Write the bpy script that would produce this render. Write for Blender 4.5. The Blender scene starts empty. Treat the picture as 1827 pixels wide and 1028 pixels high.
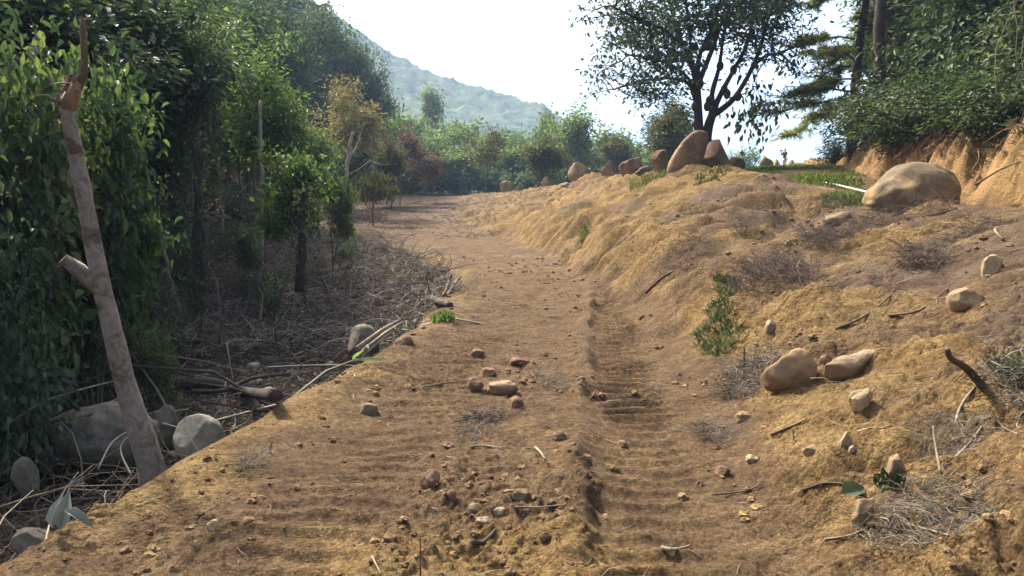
import bpy, bmesh, math, random
import numpy as np
from mathutils import Vector, Matrix

# ------------------------------------------------------------------ camera, light, exposure
SC = bpy.context.scene
COL = SC.collection
F = 1319.0; CX, CY = 913.5, 514.0; PITCH = math.radians(5.8); CAMZ = 1.6
cam = bpy.data.objects.new("camera", bpy.data.cameras.new("camera"))
COL.objects.link(cam)
cam.data.sensor_width = 36.0
cam.data.lens = F / 1827.0 * 36.0
cam.data.clip_end = 6000
cam.data.clip_start = 0.05
cam.location = (0, 0, CAMZ)
cam.rotation_euler = (math.radians(90) - PITCH, 0, 0)
SC.camera = cam

SUN_AZ = math.radians(-42)      # measured from +Y towards +X
SUN_EL = math.radians(48)
w = bpy.data.worlds.new("World"); SC.world = w; w.use_nodes = True
nt = w.node_tree; nt.nodes.clear()
o_ = nt.nodes.new("ShaderNodeOutputWorld"); b_ = nt.nodes.new("ShaderNodeBackground")
s_ = nt.nodes.new("ShaderNodeTexSky"); s_.sky_type = 'NISHITA'; s_.sun_disc = False
s_.sun_elevation = SUN_EL; s_.sun_rotation = SUN_AZ
s_.air_density = 0.7; s_.dust_density = 9.5; s_.ozone_density = 1.0
b_.inputs[1].default_value = 0.15
nt.links.new(s_.outputs[0], b_.inputs[0]); nt.links.new(b_.outputs[0], o_.inputs[0])
sl = bpy.data.lights.new("sun", 'SUN'); sl.energy = 4.0; sl.angle = math.radians(1.5); sl.color = (1.0, 0.93, 0.80)
sun = bpy.data.objects.new("sun", sl); COL.objects.link(sun)
sd = Vector((math.sin(SUN_AZ)*math.cos(SUN_EL), math.cos(SUN_AZ)*math.cos(SUN_EL), math.sin(SUN_EL)))
sun.rotation_euler = sd.to_track_quat('Z', 'Y').to_euler()
sun.location = sd * 50
SC.view_settings.view_transform = 'Standard'; SC.view_settings.look = 'None'
SC.view_settings.gamma = 1.0; SC.view_settings.exposure = 1.62
SC.cycles.max_bounces = 6; SC.cycles.diffuse_bounces = 3; SC.cycles.glossy_bounces = 2
SC.cycles.transmission_bounces = 3; SC.cycles.volume_bounces = 1; SC.cycles.transparent_max_bounces = 4
SC.cycles.use_denoising = True
SC.cycles.sample_clamp_indirect = 6.0

rs = np.random.RandomState
R0 = random.Random(7)

# ------------------------------------------------------------------ noise
def _hash(ix, iy, iz, seed):
    h = (ix.astype(np.int64)*374761393 + iy.astype(np.int64)*668265263 + iz.astype(np.int64)*2147483647*3 + seed*974634777) & 0xFFFFFFFF
    h = (h ^ (h >> 13)) * 1274126177 & 0xFFFFFFFF
    h = (h ^ (h >> 16)) * 2246822519 & 0xFFFFFFFF
    return ((h ^ (h >> 15)) & 0xFFFFFF) / float(0xFFFFFF) * 2 - 1
def vn(x, y, z=None, seed=0):
    x = np.asarray(x, float); y = np.asarray(y, float)
    z = np.zeros_like(x) if z is None else np.asarray(z, float)
    ix, iy, iz = np.floor(x), np.floor(y), np.floor(z)
    fx, fy, fz = x-ix, y-iy, z-iz
    ux, uy, uz = [f*f*f*(f*(f*6-15)+10) for f in (fx, fy, fz)]
    flat = not np.any(z)
    def lay(dz):
        a = _hash(ix, iy, iz+dz, seed); b = _hash(ix+1, iy, iz+dz, seed)
        c = _hash(ix, iy+1, iz+dz, seed); d = _hash(ix+1, iy+1, iz+dz, seed)
        return (a*(1-ux)+b*ux)*(1-uy) + (c*(1-ux)+d*ux)*uy
    l0 = lay(0)
    return l0 if flat else l0*(1-uz) + lay(1)*uz
def fbm(x, y, z=None, oct=4, seed=0, gain=.5):
    a, t, s = 1.0, 0.0, 0.0
    for k in range(oct):
        m = 2.03**k
        t = t + a*vn(np.asarray(x)*m+k*17.3, np.asarray(y)*m-k*9.1, None if z is None else np.asarray(z)*m, seed+k)
        s += a; a *= gain
    return t/s
def sstep(a, b, x):
    t = np.clip((x-a)/(b-a), 0, 1); return t*t*(3-2*t)

# ------------------------------------------------------------------ terrain (cross-sections along the track)
SY = [-30, 3, 5, 7, 10, 14, 20, 27, 36, 48, 65, 90, 115, 135, 165, 230, 400, 3000]
SEC = [  # far-left, hill foot, ravine L, ravine R, track edge, bank foot, bank middle, crest, cut base, cut top, far-right
 [(-90,34),(-9,-.6),(-6.5,-1.3),(-3.8,-1.1),(-2.7,0),(1.2,0),(2.6,.45),(6.0,1.7),(7.6,1.9),(8.3,2.9),(90,20)],
 [(-90,34),(-8.5,-.6),(-6.0,-1.2),(-3.1,-1.05),(-2.32,0),(1.2,0),(2.4,.45),(5.6,1.7),(7.3,1.85),(7.95,2.75),(90,20)],
 [(-90,34),(-8.2,-.5),(-5.8,-1.15),(-2.8,-1.1),(-2.08,0),(1.5,0),(3.0,.65),(5.8,1.7),(7.3,1.85),(7.95,2.75),(90,20)],
 [(-90,34),(-8.0,-.4),(-5.5,-1.1),(-2.4,-1.1),(-1.65,0),(1.75,0),(3.0,.66),(6.1,1.7),(7.3,1.85),(7.95,2.75),(90,20)],
 [(-90,34),(-8.0,-.3),(-5.2,-1.0),(-1.9,-1.0),(-1.2,0),(1.9,0),(3.0,.80),(6.6,1.62),(7.5,1.68),(8.15,2.75),(90,20)],
 [(-90,33),(-9.0,-.1),(-6.0,-.9),(-1.95,-.95),(-1.2,0),(1.8,.02),(3.0,.98),(6.9,1.45),(8.4,1.72),(9.1,2.85),(90,20)],
 [(-90,33),(-11,.2),(-7.0,-.6),(-2.2,-.75),(-1.3,.02),(1.45,.05),(2.7,1.2),(7.1,2.45),(9.9,2.5),(10.6,3.5),(90,20)],
 [(-90,34),(-13,.6),(-9,-.2),(-4.8,-.35),(-3.2,.05),(1.2,.15),(2.6,1.4),(6.9,3.0),(12.0,3.2),(12.8,4.05),(90,18)],
 [(-90,36),(-16,1.3),(-12,.3),(-9,.15),(-6.5,.3),(-.6,.35),(1.1,1.75),(5.9,3.45),(15.5,3.9),(16.6,4.5),(90,14)],
 [(-90,38),(-21,2.3),(-17,1.0),(-14,.8),(-12,.9),(-3.3,.95),(.5,2.2),(4.2,3.4),(18,4.6),(21,4.9),(90,9)],
 [(-95,42),(-27,5.0),(-23,2.6),(-20,2.2),(-18,2.1),(-4.5,2.2),(-1.5,2.9),(1.8,3.4),(23,5.35),(27,5.5),(90,8)],
 [(-110,60),(-36,12),(-30,6),(-26,4.2),(-22,3.7),(-8,3.65),(-5,3.7),(-2.8,3.75),(20,4.4),(30,4.2),(100,2)],
 [(-130,85),(-40,28),(-32,16),(-27,9),(-22,6),(-10,5),(-4,4.8),(3,4.6),(20,4.0),(35,3.0),(120,-1)],
 [(-140,100),(-44,40),(-33,28),(-27,18),(-21,11),(-10,9),(-2,8.5),(6,7),(22,4.5),(40,3.0),(140,-2)],
 [(-180,110),(-60,42),(-45,30),(-34,22),(-25,18),(-12,15.5),(0,13),(12,9.5),(30,6),(60,4),(180,-2)],
 [(-260,140),(-90,52),(-70,42),(-50,34),(-35,27),(-15,22),(5,17),(25,12),(50,7),(90,4),(260,-4)],
 [(-500,160),(-200,60),(-120,45),(-80,36),(-50,28),(-20,22),(10,16),(45,10),(90,5),(160,0),(500,-6)],
 [(-4000,60),(-1500,20),(-900,10),(-500,5),(-250,0),(-100,0),(50,0),(300,-5),(700,-8),(1300,-10),(4000,-10)],
]
SYa = np.array(SY, float)
SX = np.array([[p[0] for p in s] for s in SEC], float); SZ = np.array([[p[1] for p in s] for s in SEC], float)
def brk(y):
    y = np.asarray(y, float)
    return [np.interp(y, SYa, SX[:, k]) for k in range(SX.shape[1])], [np.interp(y, SYa, SZ[:, k]) for k in range(SX.shape[1])]
def masks(x, y):
    X, _ = brk(y)
    wob = .18*vn(y*.9, x*0, seed=5)
    road = sstep(-.25, .15, x-X[4]-wob) * (1-sstep(-.1, .5, x-X[5]))
    bank = sstep(-.1, .5, x-X[5]) * (1-sstep(-.3, 1.2, x-X[7]))
    rav = 1-sstep(-.55, -.05, x-X[4]-wob)
    cut = sstep(-.3, .2, x-X[8]) * (1-sstep(0, .7, x-X[9]))
    return X, road, bank, rav, cut
def wlim(f, cell):      # fade noise the grid cannot carry
    return np.clip(1.6 - 2.6*f*cell, 0, 1)
def H(x, y, cell=None):
    x = np.asarray(x, float); y = np.asarray(y, float)
    if cell is None: cell = np.maximum(.004*np.abs(y), .006)
    X, Z = brk(y)
    wv = .16*fbm(y*.7, x*.25, oct=3, seed=3)*np.clip(y/6, .4, 2.5)
    z = Z[0].copy()
    for k in range(len(X)-1):
        t = np.clip((x+wv-X[k])/(X[k+1]-X[k]), 0, 1)
        ts = t*t*(3-2*t)
        z = z + (Z[k+1]-Z[k])*(.55*t+.45*ts)
    _, road, bank, rav, cut = masks(x, y)
    near = 1-sstep(70, 100, y)
    # general lumps
    z = z + near*(.05*fbm(x*.9, y*.9, oct=3, seed=11)*(.6+1.2*bank+1.6*rav) + .16*bank*fbm(x*.45, y*.6, oct=3, seed=12))
    # erosion rills down the bank
    ry = y + .75*x
    rid = 1-np.abs(fbm(x*.42, ry*1.35, oct=3, seed=21))*2.0
    ph = ry*.62+.55*fbm(x*.5, y*.3, oct=2, seed=27)
    gul = np.abs((ph*.8 % 1)-.5)*2                                      # deep gullies between spurs
    z = z - bank*near*.9*np.clip(.6-gul, 0, 1)*sstep(11, 17, y)*sstep(-.3, .25, vn(np.floor(ph*.8)*3.7, x*.25, seed=28)+.2)*np.clip(1-(x-X[5])/np.maximum(X[7]-X[5], 1), 0, 1)**.5
    bl = lambda fx, fy, sd: np.abs(vn((x+.2*vn(x*.9, y*.9, seed=26))*fx, (ry+.22*vn(x*.7, y*.7, seed=25))*fy, seed=sd))
    z = z + bank*near*(.42*bl(.30, .85, 21) + .28*bl(.75, 2.0, 22) + .14*bl(1.7, 4.6, 29) + .07*bl(3.5, 9, 30)*wlim(8, cell) - .25) * (.6+.5*sstep(8, 18, y))
    z = z + cut*near*(.40*fbm(x*1.2, y*1.6, oct=3, seed=23) + .30*(np.abs(vn(x*2.2, y*2.6, seed=24))-.3) + .16*(np.abs(vn(x*5, y*5.5, seed=19))-.3) + .07*fbm(x*11, y*11, oct=2, seed=18))
    # tread marks
    cen = .35+.114*(y-3.9)
    tr = np.exp(-((x-cen-.42)/.30)**4)*(1-sstep(15, 19, y)) + .55*np.exp(-((x-cen+1.35)/.42)**4)*(1-sstep(14, 18, y))
    rip = 1-2*np.abs(np.sin((y+.05*vn(x*3, y*2, seed=31))*math.pi/.20 + .5*vn(x*.5, y*.6, seed=32)))
    amp = .45+.55*sstep(-.35, .25, fbm(x*1.1, y*.8, oct=3, seed=33))
    z = z + road*tr*(.034*np.clip(rip*1.7, -1, 1)*amp*wlim(5, cell) - .03)
    # windrow between the tracks, and a berm on the outer edge
    z = z + road*(1-sstep(13, 17, y))*(.085*(.7+.6*vn(y*1.7, x*0, seed=35))*np.exp(-((x-cen-.05*vn(y*2.2, x*0, seed=36))/.085)**2))
    z = z + .10*np.exp(-((x-X[4]-.25)/.25)**2)*(.6+.5*vn(y*1.3, x*.5, seed=37))*(1-sstep(25, 32, y))
    # crumbly soil
    soil = np.clip(road+bank+.3*rav+cut, 0, 1)*near
    pkd = road*np.clip(tr, 0, 1)*(1-sstep(15, 19, y)); soil = soil*(1-.6*pkd)
    crm = (.35+.65*sstep(-.25, .3, fbm(x*.8, y*.8, oct=2, seed=46)))*(1-.35*road)
    wx = x+.05*vn(x*5, y*5, seed=47); wy = y+.05*vn(x*5, y*5, seed=48)
    z = z + soil*(.05*fbm(x*2.2, y*2.2, oct=2, seed=41)
        + crm*(.055*np.abs(vn(wx*5, wy*5, seed=42))*wlim(5, cell) + .045*np.abs(vn(wx*10.5, wy*10.5, seed=49))*wlim(10, cell) + .028*np.abs(vn(wx*23, wy*23, seed=50))*wlim(20, cell)) - .04*crm)
    c = fbm(x*19, y*19, oct=2, seed=43)
    z = z + soil*.045*np.clip(c-.08, 0, 1)*wlim(25, cell)*(.35+.65*sstep(-.2, .4, fbm(x*1.1, y*1.1, oct=2, seed=44)))*1.6
    z = z + soil*.010*fbm(x*45, y*45, oct=2, seed=45)*wlim(60, cell)
    z = z - .75*np.exp(-((x+4.3)/.9)**2-((y-15.2)/.8)**2)
    z = z + (1-near)*1.2*fbm(x*.05, y*.05, oct=4, seed=51)*np.clip((y-90)/80, 0, 3)
    return z
def Hs(x, y): return float(H(np.array([x]), np.array([y]))[0])

def ray(px, py):
    a = (px-CX)/F; b = (CY-py)/F
    return np.array([a, math.cos(PITCH)+b*math.sin(PITCH), -math.sin(PITCH)+b*math.cos(PITCH)])
def P(px, py, Y):
    d = ray(px, py); t = Y/d[1]; return Vector((d[0]*t, Y, CAMZ+d[2]*t))
def G(px, py, tmax=120):
    d = ray(px, py)
    t = np.concatenate([np.arange(1.0, 20, .02), np.arange(20, tmax, .08)])
    pts = d[None, :]*t[:, None]; z = pts[:, 2]+CAMZ
    h = H(pts[:, 0], pts[:, 1]); hit = np.nonzero(z <= h)[0]
    i = hit[0] if len(hit) else len(t)-1
    return Vector((pts[i, 0], pts[i, 1], float(h[i])))
def XY(px, Y):     # ground point below a column of the picture at a distance
    x = (px-CX)/F*Y; return Vector((x, Y, Hs(x, Y)))

# ------------------------------------------------------------------ mesh building
class MB:
    def __init__(s): s.v = []; s.q = []; s.t = []; s.n = 0
    def add(s, v, q=None, t=None):
        v = np.asarray(v, float).reshape(-1, 3)
        if q is not None and len(q): s.q.append(np.asarray(q, np.int64)+s.n)
        if t is not None and len(t): s.t.append(np.asarray(t, np.int64)+s.n)
        s.v.append(v); s.n += len(v)
    def mesh(s, name, mat=None, smooth=True):
        v = np.concatenate(s.v) if s.v else np.zeros((0, 3))
        q = np.concatenate(s.q) if s.q else np.zeros((0, 4), np.int64)
        t = np.concatenate(s.t) if s.t else np.zeros((0, 3), np.int64)
        me = bpy.data.meshes.new(name)
        me.vertices.add(len(v)); me.vertices.foreach_set("co", v.astype(np.float32).ravel())
        me.loops.add(q.size+t.size)
        me.loops.foreach_set("vertex_index", np.concatenate([q.ravel(), t.ravel()]).astype(np.int32))
        me.polygons.add(len(q)+len(t))
        st = np.concatenate([np.arange(len(q))*4, len(q)*4+np.arange(len(t))*3]).astype(np.int32)
        me.polygons.foreach_set("loop_start", st)
        me.polygons.foreach_set("use_smooth", np.full(len(q)+len(t), smooth))
        me.update(calc_edges=True); me.validate()
        if mat: me.materials.append(mat)
        return me
    def obj(s, name, mat, parent=None, smooth=True, loc=None):
        o = bpy.data.objects.new(name, s.mesh(name, mat, smooth)); COL.objects.link(o)
        if parent: o.parent = parent
        if loc is not None: o.location = loc
        return o
def tag(o, label=None, cat=None, group=None, kind=None):
    for k, v in (("label", label), ("category", cat), ("group", group), ("kind", kind)):
        if v: o[k] = v
    return o
def empty(name, loc, label, cat, group=None):
    o = bpy.data.objects.new(name, None); COL.objects.link(o); o.location = loc; o.empty_display_size = .3
    return tag(o, label, cat, group)

def tube(mb, pts, rad, sides=6, cap=True, knob=0, seed=0):
    pts = [Vector(p) for p in pts]; n = len(pts)
    if not hasattr(rad, '__len__'): rad = [rad]*n
    vs = []; ref = Vector((.3, .2, 1)).normalized()
    if abs((pts[-1]-pts[0]).normalized().dot(ref)) > .9: ref = Vector((1, .2, 0)).normalized()
    for i in range(n):
        d = (pts[min(i+1, n-1)]-pts[max(i-1, 0)]).normalized()
        u = d.cross(ref).normalized(); v = d.cross(u).normalized()
        for k in range(sides):
            a = 2*math.pi*k/sides
            r = rad[i]
            if knob: r *= 1+knob*float(vn(np.array([k*.9]), np.array([i*.55]), seed=seed)[0])
            vs.append(pts[i]+(u*math.cos(a)+v*math.sin(a))*r)
    q = [(i*sides+k, i*sides+(k+1) % sides, (i+1)*sides+(k+1) % sides, (i+1)*sides+k) for i in range(n-1) for k in range(sides)]
    t = []
    if cap:
        b = len(vs); vs.append(pts[0]); vs.append(pts[-1])
        t = [(b, (k+1) % sides, k) for k in range(sides)] + [(b+1, (n-1)*sides+k, (n-1)*sides+(k+1) % sides) for k in range(sides)]
    mb.add(np.array([tuple(p) for p in vs]), q, t)
def tubes_np(mb, P4, rad):        # P4 (n,m,3) polylines, rad (n,m)
    n, m, _ = P4.shape
    d = P4[:, -1]-P4[:, 0]; d /= np.linalg.norm(d, axis=1, keepdims=True)+1e-9
    ref = np.where(np.abs(d[:, 2:3]) > .8, np.array([[1., 0, 0]]), np.array([[0, 0, 1.]]))
    u = np.cross(d, ref); u /= np.linalg.norm(u, axis=1, keepdims=True)+1e-9; v = np.cross(d, u)
    rings = []
    for k in range(3):
        a = 2*math.pi*k/3
        rings.append(P4+(u*math.cos(a)+v*math.sin(a))[:, None, :]*rad[:, :, None])
    V = np.stack(rings, 2).reshape(n, m*3, 3)
    base = np.array([(i*3+k, i*3+(k+1) % 3, (i+1)*3+(k+1) % 3, (i+1)*3+k) for i in range(m-1) for k in range(3)])
    q = (base[None]+(np.arange(n)*m*3)[:, None, None]).reshape(-1, 4)
    mb.add(V.reshape(-1, 3), q)
def norm(a): return a/(np.linalg.norm(a, axis=1, keepdims=True)+1e-9)
def leaves(mb, C, D, N, L, W, fold=.25, curl=.15):
    """leaf blades folded on the midrib: centre base C, direction D, normal N, length L, width W (all per leaf)"""
    D = norm(D); S = norm(np.cross(D, N)); N = np.cross(S, D)
    L = L[:, None]; W = W[:, None]
    b = C; tip = C+D*L-N*L*curl
    l1 = C+D*L*.3+S*W*.5+N*W*fold; l2 = C+D*L*.66+S*W*.42+N*(W*fold-L*curl*.4)
    r1 = C+D*L*.3-S*W*.5+N*W*fold; r2 = C+D*L*.66-S*W*.42+N*(W*fold-L*curl*.4)
    V = np.stack([b, l1, l2, tip, r2, r1], 1).reshape(-1, 3)
    i = np.arange(len(C))[:, None]*6
    mb.add(V, np.concatenate([i+np.array([[0, 1, 2, 3]]), i+np.array([[0, 3, 4, 5]])]))

# ------------------------------------------------------------------ materials
def mat(name):
    m = bpy.data.materials.new(name); m.use_nodes = True; t = m.node_tree
    p = t.nodes["Principled BSDF"]; return m, t, p
def nd(t, typ, **kw):
    n = t.nodes.new(typ)
    for k, v in kw.items(): setattr(n, k, v)
    return n
def noise(t, scale, detail=4, rough=.55, vec=None, dist=0):
    n = nd(t, "ShaderNodeTexNoise"); n.inputs["Scale"].default_value = scale; n.inputs["Detail"].default_value = detail
    n.inputs["Roughness"].default_value = rough; n.inputs["Distortion"].default_value = dist
    if vec: t.links.new(vec, n.inputs["Vector"])
    return n
def ramp(t, fac, stops):
    r = nd(t, "ShaderNodeValToRGB"); e = r.color_ramp.elements
    while len(e) < len(stops): e.new(.5)
    for el, (p, c) in zip(e, stops): el.position = p; el.color = (*c, 1) if len(c) == 3 else c
    t.links.new(fac, r.inputs[0]); return r
def mix(t, fac, a, b, mode='MIX'):
    m = nd(t, "ShaderNodeMix", data_type='RGBA', blend_type=mode)
    for s, v in ((m.inputs[0], fac), (m.inputs[6], a), (m.inputs[7], b)):
        if hasattr(v, 'links') or hasattr(v, 'is_linked'): t.links.new(v, s)
        elif isinstance(v, (int, float)): s.default_value = v
        else: s.default_value = (*v, 1)
    return m.outputs[2]
def bump(t, p, h, strength, dist, prev=None):
    b = nd(t, "ShaderNodeBump"); b.inputs["Strength"].default_value = strength; b.inputs["Distance"].default_value = dist
    t.links.new(h, b.inputs["Height"])
    if prev: t.links.new(prev.outputs[0], b.inputs["Normal"])
    t.links.new(b.outputs[0], p.inputs["Normal"]); return b
def attr(t, name):
    a = nd(t, "ShaderNodeAttribute"); a.attribute_name = name; return a.outputs["Fac"]

def soil_nodes(t, vec, yellow=None):
    big = noise(t, .55, 5, .6, vec, .4); med = noise(t, 3.2, 5, .65, vec, .3); fine = noise(t, 26, 4, .7, vec)
    brown = ramp(t, med.outputs[0], [(.25, (.084, .052, .028)), (.5, (.146, .094, .050)), (.78, (.20, .136, .076))]).outputs[0]
    ochre = ramp(t, med.outputs[0], [(.25, (.148, .091, .036)), (.5, (.232, .152, .063)), (.8, (.32, .226, .105))]).outputs[0]
    f = nd(t, "ShaderNodeMath", operation='ADD'); t.links.new(big.outputs[0], f.inputs[0])
    if yellow: t.links.new(yellow, f.inputs[1])
    else: f.inputs[1].default_value = 0
    g = nd(t, "ShaderNodeMath", operation='MULTIPLY_ADD'); t.links.new(med.outputs[0], g.inputs[0]); g.inputs[1].default_value = .5
    t.links.new(f.outputs[0], g.inputs[2])
    k = ramp(t, g.outputs[0], [(.70, (0, 0, 0)), (.98, (1, 1, 1))]).outputs[0]
    c = mix(t, k, brown, ochre)
    fr = ramp(t, fine.outputs[0], [(.3, (.62, .60, .58)), (.5, (.95, .95, .95)), (.72, (1.2, 1.2, 1.2))]).outputs[0]
    c = mix(t, 1.0, c, fr, 'MULTIPLY')
    for sc_, lo, hi in ((38, .74, 1.18), (110, .76, 1.2)):         # every crumb its own tone
        vo = nd(t, "ShaderNodeTexVoronoi"); vo.inputs["Scale"].default_value = sc_; t.links.new(vec, vo.inputs["Vector"])
        sp = nd(t, "ShaderNodeSeparateColor"); t.links.new(vo.outputs["Color"], sp.inputs[0])
        c = mix(t, 1.0, c, ramp(t, sp.outputs[0], [(.05, (lo, lo*.97, lo*.94)), (.5, (.96, .96, .96)), (.95, (hi, hi, hi*.97))]).outputs[0], 'MULTIPLY')
    return c

def m_ground():
    m, t, p = mat("soil_and_litter")
    vec = nd(t, "ShaderNodeNewGeometry").outputs["Position"]
    c = soil_nodes(t, vec, attr(t, "yellow"))
    c = mix(t, attr(t, "orange"), c, mix(t, noise(t, 2.5, 5, .7, vec, .6).outputs[0], (.22, .115, .045), (.48, .31, .13)))
    n1 = noise(t, 5, 6, .7, vec, .8)
    litter = ramp(t, n1.outputs[0], [(.3, (.014, .013, .010)), (.5, (.040, .035, .028)), (.7, (.10, .085, .065))]).outputs[0]
    c = mix(t, attr(t, "litter"), c, litter)
    n2 = noise(t, 3, 5, .7, vec)
    grey = ramp(t, n2.outputs[0], [(.3, (.075, .052, .036)), (.6, (.145, .105, .075))]).outputs[0]
    c = mix(t, attr(t, "grey"), c, grey)
    n3 = noise(t, 2.2, 5, .7, vec)
    gr = ramp(t, n3.outputs[0], [(.3, (.045, .075, .018)), (.6, (.11, .15, .045)), (.8, (.2, .19, .07))]).outputs[0]
    c = mix(t, attr(t, "green"), c, gr)
    t.links.new(c, p.inputs["Base Color"]); p.inputs["Roughness"].default_value = .95; p.inputs["Specular IOR Level"].default_value = .15
    wv = noise(t, 14, 3, .6, vec); wp = nd(t, "ShaderNodeVectorMath", operation='MULTIPLY_ADD')
    t.links.new(wv.outputs["Color"], wp.inputs[0]); wp.inputs[1].default_value = (.05, .05, .05); t.links.new(vec, wp.inputs[2])
    pk = ramp(t, noise(t, .9, 4, .6, vec, .5).outputs[0], [(.38, (.18, .18, .18)), (.62, (1, 1, 1))]).outputs[0]
    b1 = bump(t, p, noise(t, 7, 10, .74, vec).outputs[0], 1.0, .15)
    for sc_, st_, di_ in ((24, .8, .04), (62, .7, .014), (150, .35, .005)):
        v = nd(t, "ShaderNodeTexVoronoi"); v.feature = 'SMOOTH_F1'; v.inputs["Smoothness"].default_value = .4
        v.inputs["Scale"].default_value = sc_; t.links.new(wp.outputs[0], v.inputs["Vector"])
        iv = nd(t, "ShaderNodeMath", operation='SUBTRACT'); iv.inputs[0].default_value = 1; t.links.new(v.outputs["Distance"], iv.inputs[1])
        b1 = bump(t, p, iv.outputs[0], st_, di_, b1)
        ps = nd(t, "ShaderNodeMath", operation='MULTIPLY'); t.links.new(pk, ps.inputs[0]); ps.inputs[1].default_value = st_
        t.links.new(ps.outputs[0], b1.inputs["Strength"])
    return m
def m_soil():
    m, t, p = mat("soil_clod"); vec = nd(t, "ShaderNodeNewGeometry").outputs["Position"]
    v2 = nd(t, "ShaderNodeVectorMath", operation='ADD'); t.links.new(vec, v2.inputs[0]); v2.inputs[1].default_value = (.7, .3, 0)
    c = soil_nodes(t, v2.outputs[0]); t.links.new(c, p.inputs["Base Color"]); p.inputs["Roughness"].default_value = .95
    p.inputs["Specular IOR Level"].default_value = .15
    bump(t, p, noise(t, 50, 5, .7, vec).outputs[0], .6, .01); return m
def m_rock(name, dark, light, dirt=None, dirtamt=.5, scale=4):
    m, t, p = mat(name); tc = nd(t, "ShaderNodeTexCoord").outputs["Object"]
    a = noise(t, scale, 7, .65, tc, .5); b = noise(t, scale*9, 4, .7, tc)
    c = ramp(t, a.outputs[0], [(.3, dark), (.7, light)]).outputs[0]
    fr = ramp(t, b.outputs[0], [(.3, (.68, .68, .68)), (.7, (1.15, 1.15, 1.15))]).outputs[0]
    c = mix(t, 1.0, c, fr, 'MULTIPLY')
    if dirt:
        d = noise(t, scale*.6, 6, .7, tc, 1.0)
        k = ramp(t, d.outputs[0], [(.62-.4*dirtamt, (0, 0, 0)), (.72-.3*dirtamt, (1, 1, 1))]).outputs[0]
        c = mix(t, k, c, dirt)
    t.links.new(c, p.inputs["Base Color"]); p.inputs["Roughness"].default_value = .85; p.inputs["Specular IOR Level"].default_value = .3
    b1 = bump(t, p, a.outputs[0], .7, .06); bump(t, p, b.outputs[0], .5, .012, b1); return m
def m_wood(name, dark, light, rough=.85, stretch=8):
    m, t, p = mat(name); tc = nd(t, "ShaderNodeTexCoord").outputs["Object"]
    mp = nd(t, "ShaderNodeMapping"); mp.inputs["Scale"].default_value = (stretch, stretch, 1.6); t.links.new(tc, mp.inputs[0])
    a = noise(t, 1.6, 6, .7, mp.outputs[0], .6); b = noise(t, 5, 5, .6, tc)
    c = ramp(t, a.outputs[0], [(.28, dark), (.72, light)]).outputs[0]
    fr = ramp(t, b.outputs[0], [(.3, (.6, .6, .6)), (.65, (1.1, 1.08, 1.05))]).outputs[0]
    c = mix(t, 1.0, c, fr, 'MULTIPLY')
    t.links.new(c, p.inputs["Base Color"]); p.inputs["Roughness"].default_value = rough; p.inputs["Specular IOR Level"].default_value = .2
    bump(t, p, a.outputs[0], .8, .02); return m
def m_leaf(name, cols, trans=.35, rough=.5, clump=.9, tcol=None):
    """cols: three stops dark..light; each leaf picks its own tone, modulated by patches of the crown"""
    m, t, p = mat(name); g = nd(t, "ShaderNodeNewGeometry"); tc = nd(t, "ShaderNodeTexCoord").outputs["Object"]
    n = noise(t, clump, 3, .6, tc); oi = nd(t, "ShaderNodeObjectInfo")
    a = nd(t, "ShaderNodeMath", operation='MULTIPLY_ADD'); t.links.new(g.outputs["Random Per Island"], a.inputs[0]); a.inputs[1].default_value = .55
    b = nd(t, "ShaderNodeMath", operation='MULTIPLY_ADD'); t.links.new(n.outputs[0], b.inputs[0]); b.inputs[1].default_value = .75; b.inputs[2].default_value = -.15
    t.links.new(b.outputs[0], a.inputs[2])
    o2 = nd(t, "ShaderNodeMath", operation='MULTIPLY_ADD'); t.links.new(oi.outputs["Random"], o2.inputs[0]); o2.inputs[1].default_value = .2
    t.links.new(a.outputs[0], o2.inputs[2])
    c = ramp(t, o2.outputs[0], [(.15, cols[0]), (.55, cols[1]), (.95, cols[2])]).outputs[0]
    t.links.new(c, p.inputs["Base Color"]); p.inputs["Roughness"].default_value = max(rough, .55); p.inputs["Specular IOR Level"].default_value = .22
    tr = nd(t, "ShaderNodeBsdfTranslucent")
    c2 = mix(t, 1.0, c, tcol or (1.2, 1.38, .75), 'MULTIPLY'); t.links.new(c2, tr.inputs[0])
    ms = nd(t, "ShaderNodeMixShader"); ms.inputs[0].default_value = trans
    t.links.new(p.outputs[0], ms.inputs[1]); t.links.new(tr.outputs[0], ms.inputs[2])
    t.links.new(ms.outputs[0], t.nodes["Material Output"].inputs[0]); return m
def m_plain(name, col, rough=.8, var=.25, scale=20):
    m, t, p = mat(name); tc = nd(t, "ShaderNodeTexCoord").outputs["Object"]
    a = noise(t, scale, 4, .6, tc)
    c = ramp(t, a.outputs[0], [(.3, tuple(x*(1-var) for x in col)), (.7, tuple(min(1, x*(1+var)) for x in col))]).outputs[0]
    t.links.new(c, p.inputs["Base Color"]); p.inputs["Roughness"].default_value = rough; return m
def m_twig(name, a, b):
    m, t, p = mat(name); g = nd(t, "ShaderNodeNewGeometry")
    c = ramp(t, g.outputs["Random Per Island"], [(0, a), (.6, tuple((x+y)/2 for x, y in zip(a, b))), (1, b)]).outputs[0]
    t.links.new(c, p.inputs["Base Color"]); p.inputs["Roughness"].default_value = .9; p.inputs["Specular IOR Level"].default_value = .2; return m

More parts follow.
